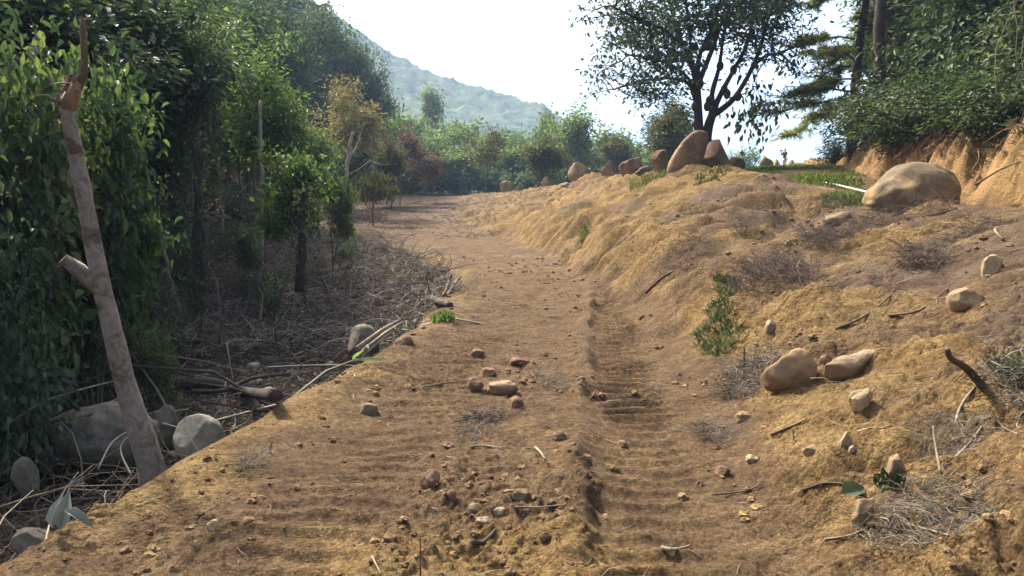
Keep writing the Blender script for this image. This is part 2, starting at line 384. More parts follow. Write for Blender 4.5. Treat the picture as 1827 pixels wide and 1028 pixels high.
def m_bark():
    m, t, p = mat("mottled_grey_bark"); tc = nd(t, "ShaderNodeTexCoord").outputs["Object"]
    a = noise(t, 9, 8, .7, tc, 1.2); b = noise(t, 2.4, 6, .65, tc, .8); v = nd(t, "ShaderNodeTexVoronoi"); v.inputs["Scale"].default_value = 26; v.feature = 'DISTANCE_TO_EDGE'
    mp = nd(t, "ShaderNodeMapping"); mp.inputs["Scale"].default_value = (3.2, 3.2, .5); t.links.new(tc, mp.inputs[0]); t.links.new(mp.outputs[0], v.inputs["Vector"])
    c = ramp(t, a.outputs[0], [(.3, (.10, .082, .062)), (.5, (.25, .21, .165)), (.72, (.40, .35, .28))]).outputs[0]
    c = mix(t, ramp(t, b.outputs[0], [(.52, (0, 0, 0)), (.60, (1, 1, 1))]).outputs[0], c, (.12, .085, .055))
    t.links.new(c, p.inputs["Base Color"]); p.inputs["Roughness"].default_value = .9; p.inputs["Specular IOR Level"].default_value = .15
    b1 = bump(t, p, a.outputs[0], 1.0, .03); b2 = bump(t, p, noise(t, 14, 5, .7, mp.outputs[0], 1.0).outputs[0], .9, .02, b1); return m
M = dict(
 ground=m_ground(), soil=m_soil(),
 redrock=m_rock("red_brown_stone", (.12, .068, .042), (.22, .135, .08), (.27, .18, .085), .35, 1.6),
 ochrerock=m_rock("ochre_stone", (.13, .088, .05), (.27, .195, .115), (.25, .16, .075), .5, 1.6),
 bigrock=m_rock("muddy_boulder", (.085, .062, .034), (.17, .128, .070), (.21, .14, .065), .4, 2.2),
 palerock=m_rock("pale_stone", (.19, .165, .11), (.34, .30, .215), (.24, .165, .09), .6, 5),
 yellowrock=m_rock("yellow_stone", (.26, .19, .095), (.46, .37, .22), (.30, .18, .08), .15, 5),
 greyrock=m_rock("grey_river_stone", (.085, .074, .055), (.205, .185, .14), (.10, .082, .055), .5, 3),
 lightrock=m_rock("light_river_stone", (.20, .185, .14), (.40, .375, .28), (.13, .11, .07), .2, 3),
 darkrock=m_rock("dark_river_stone", (.055, .048, .036), (.16, .145, .11), (.05, .06, .035), .3, 2.5),
 redstone=m_rock("reddish_clod_stone", (.13, .072, .042), (.24, .15, .09), None, .5, 9),
 bark=m_wood("grey_brown_bark", (.10, .085, .068), (.27, .235, .19)),
 barktan=m_bark(),
 barkdark=m_wood("dark_bark", (.022, .018, .015), (.075, .06, .05)),
 barkpale=m_wood("pale_bark", (.20, .18, .15), (.42, .39, .33)),
 rawwood=m_wood("torn_raw_wood", (.16, .095, .055), (.36, .25, .16), stretch=14),
 deadwood=m_wood("dead_wood", (.03, .025, .022), (.10, .08, .065)),
 stick=m_wood("bleached_stick", (.15, .115, .08), (.33, .28, .21)),
 brownstick=m_wood("brown_stick", (.07, .045, .03), (.19, .13, .085)),
 twiggrey=m_twig("grey_twigs", (.030, .026, .022), (.27, .235, .185)),
 twigpurple=m_twig("grey_purple_twigs", (.045, .033, .028), (.18, .135, .105)),
 twigtan=m_twig("tan_twigs", (.06, .042, .028), (.34, .27, .19)),
 root=m_twig("red_brown_roots", (.10, .045, .025), (.36, .21, .12)),
 leafbig=m_leaf("broad_green_leaf", ((.015, .034, .020), (.050, .082, .042), (.17, .19, .085)), .38, .45),
 leafmid=m_leaf("forest_leaf", ((.022, .040, .026), (.062, .090, .052), (.17, .20, .095)), .38, .5),
 leafdark=m_leaf("dark_forest_leaf", ((.018, .033, .025), (.048, .070, .047), (.125, .15, .080)), .36, .5),
 leaflight=m_leaf("light_green_leaf", ((.032, .058, .024), (.075, .12, .042), (.19, .23, .08)), .40, .5),
 leaffar=m_leaf("valley_leaf", ((.030, .055, .024), (.085, .12, .046), (.22, .25, .09)), .40, .6),
 leafyellow=m_leaf("yellow_brown_leaf", ((.085, .075, .035), (.18, .165, .07), (.30, .26, .12)), .3, .6, 1.2, (1.2, 1.15, .7)),
 leafbrown=m_leaf("dry_brown_leaf", ((.06, .04, .03), (.13, .09, .065), (.22, .17, .11)), .25, .7, 1.2, (1.2, 1.0, .7)),
 leafolive=m_leaf("olive_leaf", ((.028, .032, .010), (.06, .062, .02), (.12, .11, .035)), .35, .5),
 leafjack=m_leaf("glossy_dark_leaf", ((.014, .026, .018), (.030, .050, .032), (.075, .10, .055)), .35, .4),
 leafgloss=m_leaf("glossy_shrub_leaf", ((.008, .016, .009), (.026, .042, .020), (.12, .15, .06)), .25, .30),
 needle=m_leaf("pine_needle", ((.045, .052, .016), (.12, .13, .035), (.28, .27, .075)), .45, .6, .5),
 grass=m_leaf("grass_blade", ((.04, .065, .018), (.10, .13, .035), (.24, .24, .085)), .4, .6, 1.5),
 fern=m_leaf("fern_leaf", ((.030, .046, .024), (.066, .088, .042), (.14, .16, .08)), .35, .6, 1.5),
 litter=m_leaf("dead_leaf", ((.05, .035, .025), (.14, .10, .07), (.30, .25, .18)), .15, .8, 2, (1.1, 1, .8)),
 banana=m_leaf("torn_banana_leaf", ((.10, .16, .07), (.16, .24, .11), (.30, .36, .22)), .3, .45, 2),
 paleleaf=m_plain("pale_folded_leaf", (.22, .24, .18), .6, .15, 8),
 pole=m_plain("pale_pole", (.34, .35, .33), .6, .1),
 fruit=m_rock("jackfruit_skin", (.03, .032, .012), (.07, .065, .025), None, .5, 14),
 mount=None,
)

# ------------------------------------------------------------------ ground sheet
def build_ground():
    ys = [-28, -20, -14, -9, -6, -4, -2.5, -1.2, -.3, .3]
    y = .6
    while y < 100: ys.append(y); y += max(.009, .0037*(y+.3)) if y < 30 else .006*y
    while y < 3000: ys.append(y); y *= 1.022
    ys = np.array(ys)
    s = np.concatenate([np.linspace(-6, -.95, 60)[:-1], np.linspace(-.95, .95, 860), np.linspace(.95, 6, 60)[1:]])
    Yg, S = np.meshgrid(ys, s, indexing='ij')
    Xg = S*(np.maximum(Yg, 0)*.82+.9)
    Xg = np.where(Yg < 0, S*(.9+2.2*np.minimum(-Yg, 3)), Xg)
    cell = np.maximum(.0022*(np.maximum(Yg, 0)*.82+.9), .0037*np.maximum(Yg, 1))
    Z = H(Xg.ravel(), Yg.ravel(), cell.ravel())
    V = np.stack([Xg.ravel(), Yg.ravel(), Z], 1)
    ny, nx = Xg.shape
    i, j = np.meshgrid(np.arange(ny-1), np.arange(nx-1), indexing='ij'); a = (i*nx+j).ravel()
    mb = MB(); mb.add(V, np.stack([a, a+1, a+nx+1, a+nx], 1))
    o = mb.obj("ground", M['ground']); me = o.data
    x, y = V[:, 0], V[:, 1]
    X, road, bank, rav, cut = masks(x, y)
    cen = .35+.114*(y-3.9)
    yel = -.14 + .06*bank + .75*cut + .50*bank*fbm(x*.32, (y+.75*x)*1.05, oct=4, seed=66) + .3*fbm(x*.5, y*.5, oct=3, seed=61)
    yel += .32*np.exp(-((x-X[4]-.1)/.45)**2)                         # ochre berm on the outer edge
    yel += .42*(1-sstep(3.2, 3.9, y+.4*vn(x*2, y*2, seed=62)))*np.exp(-((x+.2)/.9)**4)        # yellow soil under the photographer
    yel += .14*bank*sstep(13, 24, y) + .22*(1-sstep(26, 40, np.abs(y-33)))*bank
    yel += -.14*road*sstep(4.2, 6, y)*(1-sstep(12, 24, y)) - .12*sstep(36, 50, y)*(1-bank)
    lit = rav*(1-sstep(34, 46, y)*.75)
    lit = np.clip(lit + sstep(-.1, .5, x-X[9])*1.0, 0, 1)
    lit = np.clip(lit*(.9+.5*fbm(x*1.5, y*1.5, oct=3, seed=63)), 0, 1)
    top = np.exp(-((x-X[7]+1.3)/1.1)**2)*(y > 2)*(1-sstep(19, 26, y))
    grey = np.clip(sstep(-.15, .5, fbm(x*.8, (y+.75*x)*.8, oct=4, seed=64)+.55*top-.22)*bank*.8 + .35*sstep(40, 52, y)*(1-sstep(90, 110, y))*(x < X[6]), 0, .9)
    gr = sstep(0, .8, x-X[7])*(1-sstep(-1.5, 0, x-X[8]))*sstep(13, 17, y)
    gr = np.clip(gr*sstep(-.35, .25, fbm(x*.6, y*.6, oct=3, seed=65)+.25*sstep(30, 50, y)), 0, 1)
    gr = np.clip(gr+sstep(92, 104, y), 0, 1)
    orn = np.clip(cut*1.1*(.75+.8*fbm(x*1.3, y*1.3, oct=3, seed=67)), 0, .92)*(1-sstep(40, 50, y))
    for nme, arr in (("orange", orn), ("yellow", yel), ("litter", lit), ("grey", grey), ("green", gr)):
        me.attributes.new(nme, 'FLOAT', 'POINT').data.foreach_set("value", arr.astype(np.float32))
    tag(o, kind='structure'); return o
build_ground()

# ------------------------------------------------------------------ far mountain
def build_mountain():
    m, t, p = mat("mountain_forest"); M['mount'] = m
    vec = nd(t, "ShaderNodeNewGeometry").outputs["Position"]
    a = noise(t, .02, 6, .65, vec, .5); b = noise(t, .16, 5, .7, vec)
    c = ramp(t, a.outputs[0], [(.35, (.030, .056, .020)), (.55, (.055, .088, .030)), (.72, (.12, .14, .055))]).outputs[0]
    c = mix(t, 1.0, c, ramp(t, b.outputs[0], [(.3, (.45, .5, .5)), (.65, (1.15, 1.1, 1.05))]).outputs[0], 'MULTIPLY')
    t.links.new(c, p.inputs["Base Color"]); p.inputs["Roughness"].default_value = 1
    bump(t, p, b.outputs[0], .8, 3)
    YR = 640.
    prof = [(-500, -420), (100, -190), (350, -90), (480, -30), (560, 5), (600, 28), (650, 66), (700, 98), (760, 128), (830, 153), (900, 172), (960, 190), (1010, 213), (1060, 262), (1120, 320), (1250, 372), (2600, 400)]
    xs = []; zs = []
    for px, py in prof:
        q = P(px, py, YR); xs.append(q.x); zs.append(q.z)
    gx = np.linspace(-700, 420, 480); gy = np.linspace(330, 900, 150)
    X, Y = np.meshgrid(gx, gy)
    top = np.interp(X, xs, zs)
    k = np.where(Y < YR, np.clip((Y-330)/(YR-330), 0, 1)**1.1, np.clip(1-(Y-YR)/600, 0, 1))
    Z = 2+(top-2)*k
    amp = np.clip(k*1.2, 0, 1)
    Z += amp*(1-.75*np.exp(-((Y-YR)/60)**2))*10*fbm(X*.012, Y*.012, oct=4, seed=71) + 3.0*amp*fbm(X*.11, Y*.11, oct=2, seed=72) + 1.8*amp*np.clip(fbm(X*.3, Y*.3, oct=2, seed=73), 0, 1)*2
    ny, nx = X.shape; i, j = np.meshgrid(np.arange(ny-1), np.arange(nx-1), indexing='ij'); a = (i*nx+j).ravel()
    mb = MB(); mb.add(np.stack([X.ravel(), Y.ravel(), Z.ravel()], 1), np.stack([a, a+1, a+nx+1, a+nx], 1))
    tag(mb.obj("mountain", m), kind='structure')
build_mountain()

# ------------------------------------------------------------------ rocks
def ico(sub):
    bm = bmesh.new(); bmesh.ops.create_icosphere(bm, subdivisions=sub, radius=1.0)
    v = np.array([tuple(x.co) for x in bm.verts]); f = np.array([[x.index for x in q.verts] for q in bm.faces]); bm.free(); return v, f
ICO = {k: ico(k) for k in (1, 2, 3, 4, 5)}
def rock_shape(sub, size, seed, rough=.22, facets=6, shape=None):
    v, f = ICO[sub]; v = v.copy(); r = rs(seed)
    off = r.rand(3)*50
    for _ in range(facets):
        n = r.randn(3); n /= np.linalg.norm(n); d = .62+.3*r.rand()
        e = v@n-d; v = v-np.outer(np.clip(e, 0, None), n)*.97
    v = v*(1+rough*fbm(v[:, 0]*1.3+off[0], v[:, 1]*1.3+off[1], v[:, 2]*1.3+off[2], oct=3, seed=seed)[:, None]
             + rough*.45*fbm(v[:, 0]*4+off[0], v[:, 1]*4+off[1], v[:, 2]*4+off[2], oct=4, seed=seed+3, gain=.6)[:, None])
    v = v/np.abs(v).max(0)
    if shape is not None: v = shape(v)
    return v*np.array(size)/2, f
def rock(px, py, w, h, m, label, name="stone", group=None, depth=.8, tilt=0, yaw=None, seed=None, bury=.36, sub=4, shape=None, Y=None, cat=None, rough=.17, facets=11):
    """a stone seen w by h picture units big, its foot at (px, py)"""
    g = G(px, py) if Y is None else XY(px, Y)
    if Y is not None and py is not None: g.z = P(px, py, Y).z
    s = g.y/F
    W, Hh = w*s, h*s/(1-bury)
    seed = seed if seed is not None else int(px*7+(py or 0))
    v, f = rock_shape(sub, (W, W*depth, Hh), seed, rough, facets, shape)
    mb = MB(); mb.add(v, t=f)
    o = mb.obj(name, M[m]); o.location = g+Vector((0, W*depth*.3, Hh*(.5-bury)))
    o.rotation_euler = (0, math.radians(tilt), yaw if yaw is not None else 0)
    return tag(o, label, cat or ("boulder" if name == "boulder" else "stone"), group)
def dome(v):
    v = v.copy(); v[:, :2] *= (1-.25*np.clip(v[:, 2:3], 0, 1)); return v
def slab(v):
    v = v.copy(); v[:, 0] *= np.where(v[:, 2] > 0, 1-.35*v[:, 2], 1+.1*v[:, 2]); return v
def shard(v):
    v = v.copy(); v[:, :2] *= (1-.55*np.clip((v[:, 2:3]+.2), 0, 1.2)/1.2); return v
def sheared(k):
    def f(v):
        v = v.copy(); v[:, 0] += k*v[:, 2]; return v
    return f
def heart(v):
    v = v.copy(); x = v[:, 0]; v[:, 2] += .55*np.abs(x)**1.3*np.sign(np.clip(v[:, 2]+.2, 0, 1))-.25; v[:, 2] += .25*x; return v

gB = "standing boulders along the crest of the bank"
def lean(v):
    v = np.sign(v)*np.abs(v)**.72; v[:, 0] = v[:, 0]*(1-.12*v[:, 2])*.62+.36*v[:, 2]+.05*v[:, 2]**2; return v/np.abs(v).max(0)
rock(1226, 314, 74, 82, 'redrock', "tall reddish brown slab boulder leaning right in front of the jackfruit tree trunk", "boulder", gB, .5, 0, Y=28.2, bury=.1, shape=lean, rough=.07, facets=2)
rock(1277, 308, 60, 60, 'redrock', "rounded brown dome boulder beside the tall leaning slab under the jackfruit tree", "boulder", gB, .8, -6, Y=28.5, bury=.12, shape=dome, rough=.1)
rock(1310, 305, 35, 27, 'redrock', "squat flat topped red boulder just right of the dome boulder", "boulder", gB, .8, 4, Y=31, bury=.12, rough=.14)
rock(1364, 305, 25, 28, 'ochrerock', "small upright round boulder two to the left of the person", "boulder", gB, .8, 0, Y=38, bury=.12, shape=dome, rough=.1)
rock(1381, 305, 17, 21, 'ochrerock', "smallest mossy boulder immediately left of the person", "boulder", gB, .8, 0, Y=44, bury=.12, shape=dome, rough=.1)
rock(1174, 302, 29, 40, 'redrock', "reddish boulder with a slanting left face, left of the leaning slab", "boulder", gB, .7, 14, Y=33, bury=.12, shape=slab, rough=.15)
rock(1126, 312, 43, 30, 'redrock', "blocky red boulder with a sloping flat top between pointed stone and slanting boulder", "boulder", gB, .8, -14, Y=35, bury=.12, rough=.14)
rock(1083, 322, 24, 36, 'ochrerock', "narrow pointed ochre boulder on the crest", "boulder", gB, .8, 8, Y=40, bury=.12, shape=shard, rough=.12)
rock(1031, 326, 37, 36, 'ochrerock', "pale ochre dome boulder standing on a flat stone slab", "boulder", gB, .7, 0, Y=46, bury=.12, shape=dome, rough=.07)
rock(973, 336, 15, 22, 'ochrerock', "thin upright stone beside the red stemmed sapling", "boulder", gB, .7, 4, Y=62, bury=.12, shape=dome)
rock(927, 345, 16, 20, 'ochrerock', "second stone from the left along the far crest, upright and grey", "boulder", gB, .8, 0, Y=74, bury=.12, shape=dome)
rock(903, 344, 22, 22, 'ochrerock', "leftmost far boulder, pale with a dark crack round it", "boulder", gB, .8, 0, Y=78, bury=.12)
rock(1032, 334, 52, 11, 'ochrerock', "low flat stone slab under the pale dome boulder", "stone", None, .7, -4, Y=45, bury=.2)
rock(1007, 338, 16, 13, 'palerock', "small pale stone at the left end of the flat slab", "stone", None, .7, 0, Y=44.4, bury=.2)
rock(1150, 306, 25, 10, 'greyrock', "low blue grey stone between the blocky and slanting red boulders", "stone", None, .7, -10, Y=32.5, bury=.2)
rock(1140, 312, 16, 10, 'darkrock', "small dark stone at the foot of the blocky red boulder", "stone", None, .7, 0, Y=33, bury=.2)
def bigb(v):
    v = v.copy(); x = v[:, 0].copy(); v[:, 2] *= 1-.50*np.clip(-x+.05, 0, 1)**1.6; v[:, 2] += .05*np.sin(x*8+v[:, 2]*5+np.sin(v[:, 1]*3))*np.clip(.4-x, 0, 1); return v
rock(1642, 381, 172, 94, 'bigrock', "huge muddy rounded boulder with curved grooves in front of the orange cut bank", "boulder", None, .75, -5, Y=12.6, bury=.30, shape=bigb, sub=5, rough=.10, facets=0)

rock(1522, 676, 96, 46, 'palerock', "pale greenish heart shaped stone resting on the bank with a dark underside", "stone", None, .5, -4, bury=.12, shape=heart, sub=4, rough=.12, facets=8, seed=5)
rock(1412, 692, 104, 62, 'ochrerock', "wedge shaped ochre stone half buried left of the heart shaped stone", "stone", None, .5, -30, bury=.25, seed=11, facets=9)
rock(1478, 655, 26, 18, 'redstone', "small red stone between the wedge stone and the heart shaped stone")
rock(1538, 738, 44, 40, 'yellowrock', "flat pale yellow stone below the heart shaped stone", depth=.5, bury=.3)
rock(1512, 800, 30, 28, 'palerock', "small pointed pale stone below the flat yellow one", depth=.6, shape=shard)
rock(1522, 812, 14, 12, 'palerock', "tiny round white stone right under the pointed pale stone")
rock(1773, 488, 38, 34, 'yellowrock', "bright pale stone high on the bank near the right edge", depth=.5)
rock(1728, 548, 62, 36, 'ochrerock', "ochre ledge stone with a shadowed underside below the bright stone", depth=.7, tilt=-8, facets=9)
rock(1450, 810, 36, 16, 'palerock', "long low pinkish stone left of the pointed pale stone", depth=.6)
rock(1545, 940, 44, 52, 'ochrerock', "ochre stone beside the green leaf near the twig heap", depth=.7, bury=.3)
rock(1378, 590, 24, 20, 'palerock', "small pale stone beside the weeds on the lower bank")
rock(1328, 752, 32, 16, 'ochrerock', "dull brown stone among the dry twigs at the foot of the bank")
rock(1432, 482, 22, 14, 'palerock', "little pale stone below the purple brush heap")
rock(1408, 440, 16, 10, 'palerock', "little white stone above the purple brush heap")
rock(1345, 826, 26, 14, 'yellowrock', "yellowish stone at the bank foot left of the pinkish stone")
rock(1600, 856, 40, 40, 'ochrerock', "rounded ochre lump right of the pointed pale stone", bury=.4)
rock(1290, 850, 30, 16, 'redstone', "flat reddish stone at the right end of the tread marks")
rock(1660, 372, 10, 8, 'palerock', "tiny pale stone in front of the huge muddy boulder") if False else None
rock(1500, 398, 56, 20, 'bigrock', "low brown stone at the left foot of the huge muddy boulder", tilt=-12, bury=.3)
rock(848, 700, 31, 28, 'redstone', "round red stone in the middle of the track beside a thin stick", depth=.9, bury=.15, facets=9)
rock(893, 702, 66, 24, 'ochrerock', "olive flat slab stone on the track right of the round red stone", depth=.6, bury=.25, facets=9)
rock(920, 727, 30, 18, 'redstone', "reddish brown stone just below the olive slab")
rock(655, 741, 36, 20, 'bigrock', "dark brown stone on the left side of the track", facets=9)
rock(768, 870, 38, 28, 'redstone', "dark tilted stone beside a small hole in the foreground track", tilt=25, facets=9)
rock(806, 893, 22, 20, 'redstone', "small dark stone right of the tilted foreground stone")
rock(932, 892, 36, 22, 'bigrock', "brown lump stone in the foreground centre")
rock(848, 918, 34, 20, 'ochrerock', "pale ochre stone left of the long foreground shard")
rock(862, 938, 30, 16, 'palerock', "pale flat stone just above the dark shard in the foreground")
rock(893, 922, 28, 14, 'palerock', "small buff stone right of the pale ochre one")
rock(378, 948, 26, 18, 'yellowrock', "small yellow stone near the left foreground berm")
rock(868, 672, 34, 14, 'redstone', "flat red clod stone just above the round red stone")
rock(925, 652, 40, 14, 'redstone', "flat brown stone higher up the track than the olive slab")
rock(852, 636, 26, 10, 'redstone', "thin brown stone near the centre of the middle track")
rock(1000, 786, 28, 16, 'redstone', "rounded brown clod left of the ridge between the tracks")
rock(1110, 800, 20, 12, 'redstone', "brown stone in the right hand tread marks")
rock(800, 800, 22, 10, 'redstone', "small brown stone left of the short bent twig")

rock(150, 838, 205, 118, 'darkrock', "huge dark boulder in the ravine left of the leaning trunk", "boulder", None, .8, 6, Y=6.7, bury=.2, sub=5, rough=.14, facets=4)
rock(330, 822, 92, 84, 'lightrock', "smooth light grey boulder just right of the leaning trunk's foot", "boulder", None, .8, 22, Y=6.6, bury=.15, sub=5, rough=.1, facets=8)
rock(268, 800, 60, 76, 'greyrock', "grey boulder half hidden behind the leaning trunk's foot", "boulder", None, .8, 0, Y=7.6, bury=.2, rough=.12)
rock(644, 640, 62, 62, 'greyrock', "round dark grey boulder against the outer edge of the track", "boulder", None, .8, -6, Y=9.8, bury=.15, sub=5, rough=.09)
rock(417, 634, 54, 30, 'greyrock', "small grey boulder in the ravine litter", "boulder", None, .8, 8, bury=.2, rough=.12)
rock(482, 590, 66, 32, 'darkrock', "smooth dark boulder beside the dark hollow in the ravine", "boulder", None, .8, 0, bury=.2, rough=.12)
rock(12, 890, 56, 76, 'darkrock', "dark green boulder at the left edge of the picture", "boulder", None, .8, 0, Y=5.8, bury=.2, rough=.12)
rock(8, 990, 70, 46, 'greyrock', "brownish grey boulder in the bottom left corner under twigs", "boulder", None, .8, 0, Y=4.6, bury=.2, rough=.12)
rock(556, 646, 42, 20, 'greyrock', "flat grey stone in the ravine left of the round boulder")
rock(480, 655, 40, 18, 'darkrock', "flat dark stone in the ravine bed below the small grey boulder")
rock(395, 740, 38, 18, 'greyrock', "low grey stone among litter right of the light boulder")
rock(478, 715, 40, 26, 'lightrock', "angular light stone beside the dark fallen log")
rock(700, 560, 34, 28, 'greyrock', "grey stone stuck in the outer slope of the track")
rock(296, 660, 40, 24, 'darkrock', "dark stone in the ravine right of the leaning trunk")
rock(350, 690, 34, 20, 'greyrock', "small round grey stone behind the light grey boulder")
rock(720, 616, 34, 18, 'redstone', "red lump of earth on the outer edge above the banana stem")

for k, (px, py, w_, h_) in enumerate([(375, 680, 30, 18), (450, 660, 24, 14), (520, 675, 34, 16), (545, 610, 26, 14), (590, 660, 26, 14), (430, 590, 30, 14), (350, 640, 26, 16), (260, 720, 40, 22), (505, 620, 22, 12), (610, 620, 22, 14), (455, 690, 26, 14), (60, 940, 40, 26), (205, 880, 40, 24), (410, 700, 24, 14)]):
    rock(px, py, w_, h_, ('greyrock', 'lightrock', 'darkrock')[k % 3], "small loose stone among the twigs and leaves of the ravine bed", "stone", "small stones of the ravine bed", .8, 0, bury=.15, sub=3)
# small clods and pebbles: beyond counting
def scatter_clods():
    r = rs(77); n = 30000
    y = 2.0 + (r.rand(n)**1.9)*24
    x = (r.rand(n)*1.65-.75)*(y*.82+.9)
    X, road, bank, rav, cut = masks(x, y)
    dens = fbm(x*.9, y*.9, oct=3, seed=81)
    cen = .35+.114*(y-3.9); tr = (np.abs(x-cen-.42) < .33) | (np.abs(x-cen+1.35) < .42)
    keep = (road+bank > .5) & (~tr | (r.rand(n) > .75) | (y > 15)) & (dens*1.6+1.1*r.rand(n)-.55 > 0); x, y = x[keep], y[keep]
    z = H(x, y); n = len(x); mb = MB()
    sz = (.0040+.026*r.rand(n)**7)*np.clip(.7+y/14, 1, 2.0)
    for lo, hi, sub in ((0, .011, 1), (.011, 9, 2)):
        k = (sz >= lo) & (sz < hi); m = int(k.sum()); v, f = ICO[sub]; nv = len(v)
        d = 1+.30*_hash(np.tile(np.arange(nv), m), np.repeat(np.arange(m), nv), np.zeros(nv*m), 5).reshape(m, nv, 1)
        a = r.rand(m)*6.283; ca, sa = np.cos(a)[:, None], np.sin(a)[:, None]
        p = v[None]*d*np.stack([.8+.6*r.rand(m), .7+.5*r.rand(m), .5+.35*r.rand(m)], 1)[:, None]*sz[k][:, None, None]
        p = np.stack([p[..., 0]*ca-p[..., 1]*sa, p[..., 0]*sa+p[..., 1]*ca, p[..., 2]], 2)
        p += np.stack([x[k], y[k], z[k]+sz[k]*.2], 1)[:, None]
        mb.add(p.reshape(-1, 3), t=(f[None]+(np.arange(m)*nv)[:, None, None]).reshape(-1, 3))
    tag(mb.obj("soil_clods", M['soil'], smooth=False), "loose crumbs and clods of brown soil over track and bank", "soil clods", kind='stuff')
scatter_clods()

# ------------------------------------------------------------------ brush, twigs, litter
def twig_mesh(n, area, length, r0, seed, up=.25, bend=.25, rise=0, flow=None):
    """area(r, n) -> ground points (n,3); curved twigs lying about on them"""
    r = rs(seed); p = area(r, n); n = len(p)
    az = r.rand(n)*2*math.pi if flow is None else flow+r.randn(n)*.6
    el = np.abs(r.randn(n))*up
    d = np.stack([np.cos(az)*np.cos(el), np.sin(az)*np.cos(el), np.sin(el)], 1)
    L = length*(.35+r.rand(n)**1.5*1.1)
    side = norm(np.cross(d, r.randn(n, 3)))
    p = p.copy(); p[:, 2] += rise*r.rand(n)
    ts = np.linspace(0, 1, 4)
    P4 = p[:, None]+d[:, None]*(L[:, None]*ts[None])[:, :, None]+side[:, None]*(L[:, None]*bend*r.randn(n)[:, None]*(ts*(1-ts)*3)[None])[:, :, None]
    P4[:, :, 2] -= (L[:, None]*.35*ts[None]**2)*np.sin(el)[:, None]
    gz = H(P4[:, :, 0].ravel(), P4[:, :, 1].ravel()).reshape(n, 4)
    P4[:, :, 2] = np.maximum(P4[:, :, 2], gz+.004)
    rad = (r0*(.5+r.rand(n)))[:, None]*np.array([1, .85, .65, .35])[None]
    mb = MB(); tubes_np(mb, P4, rad); return mb
def pxarea(px0, py0, px1, py1, keep=None):
    def f(r, n):
        out = []
        u = r.rand(n); v = r.rand(n)
        px = px0+(px1-px0)*u; py = py0+(py1-py0)*v
        pts = np.array([tuple(G(a, b, 60)) for a, b in zip(px[:220], py[:220])])
        i = r.randint(0, len(pts), n); s = pts[i, 1]*.03
        q = pts[i]+np.stack([r.randn(n)*s, r.randn(n)*s*1.5, np.zeros(n)], 1)
        q[:, 2] = H(q[:, 0], q[:, 1]); return q
    return f
def blob(c, rx, ry):
    def f(r, n):
        a = r.rand(n)*2*math.pi; q = np.sqrt(r.rand(n))
        p = np.stack([c[0]+rx*q*np.cos(a), c[1]+ry*q*np.sin(a), np.zeros(n)], 1)
        p[:, 2] = H(p[:, 0], p[:, 1]); return p
    return f
def raviney(y0, y1, lo=-.4, spread=5.0):
    def f(r, n):
        y = y0+(y1-y0)*r.rand(n)**1.1; X, _ = brk(y)
        x = X[4]+lo-spread*r.rand(n)*np.clip(y/12, .8, 1.6)
        q = np.stack([x, y, np.zeros(n)], 1); q[:, 2] = H(x, y); return q
    return f
tag(twig_mesh(4200, raviney(3.2, 14), .42, .0038, 1, .25, .3, .12).obj("ravine_brush", M['twiggrey']), "tangle of grey dead twigs covering the near ravine", "dead twigs", kind='stuff')
tag(twig_mesh(9000, raviney(12, 34, -.3, 6), .75, .010, 2, .55, .3, .5).obj("ravine_brush", M['twiggrey']), "heaped grey cut branches and twigs filling the far ravine", "dead twigs", kind='stuff')
tag(twig_mesh(1500, raviney(3.0, 7), .8, .006, 3, .5, .3, .3).obj("ravine_brush", M['twigtan']), "tan dry stalks at the bottom left beside the track", "dry stalks", kind='stuff')
tag(twig_mesh(130, raviney(7, 30, -.4, 6), 2.2, .022, 34, .35, .2, .15).obj("ravine_branches", M['twiggrey']), "thicker dead branches jumbled through the ravine brush", "dead branches", kind='stuff')
tag(twig_mesh(2600, raviney(12, 34, -2.5, 6), 1.6, .009, 33, 1.2, .2, .1).obj("ravine_brush", M['twigpurple']), "upright bare grey stems standing in the ravine under the trees", "dead stems", kind='stuff')
tag(twig_mesh(2400, lambda r, n: (lambda q: np.concatenate([q, H(q[:, 0], q[:, 1])[:, None]], 1))(np.stack([(r.rand(n)-.62)*26, 36+r.rand(n)*34], 1)), .7, .014, 4, .35, .3, .1).obj("field_litter", M['twigpurple']), "dry twigs and clippings strewn over the far field", "dry twigs", kind='stuff')
tag(twig_mesh(1500, lambda r, n: (lambda y, u: (lambda x: np.stack([x, y, H(x, y)], 1))(brk(y)[0][5]+(brk(y)[0][7]-brk(y)[0][5])*u))(3+r.rand(n)**1.5*22, .1+.9*r.rand(n)), .22, .0028, 5, .25, .3).obj("bank_twigs", M['twigtan']), "thin dry twigs lying scattered over the bank", "dry twigs", kind='stuff')
tag(twig_mesh(420, lambda r, n: (lambda y, u: (lambda x: np.stack([x, y, H(x, y)], 1))(brk(y)[0][4]+(brk(y)[0][5]-brk(y)[0][4])*u))(2.6+r.rand(n)**1.5*12, r.rand(n)), .12, .0022, 6, .15, .3).obj("track_twigs", M['twigtan']), "thin bits of twig scattered over the track", "dry twigs", kind='stuff')
def litter_leaves(n, area, L, seed, name, label, m='litter'):
    r = rs(seed); p = area(r, n); n = len(p); D = r.randn(n, 3); D[:, 2] *= .35
    N = r.randn(n, 3)*.5+np.array([0, 0, 1]); ll = L*(.5+r.rand(n)); mb = MB(); p[:, 2] += .01+.05*r.rand(n)
    leaves(mb, p, D, N, ll, ll*.42); tag(mb.obj(name, M[m]), label, "fallen leaves", kind='stuff')
litter_leaves(15000, raviney(3.2, 16), .085, 7, "leaf_litter", "brown and grey fallen leaves in the near ravine")
litter_leaves(6000, raviney(14, 36, -.3, 7), .22, 8, "leaf_litter", "dry leaves over the brush of the far ravine")

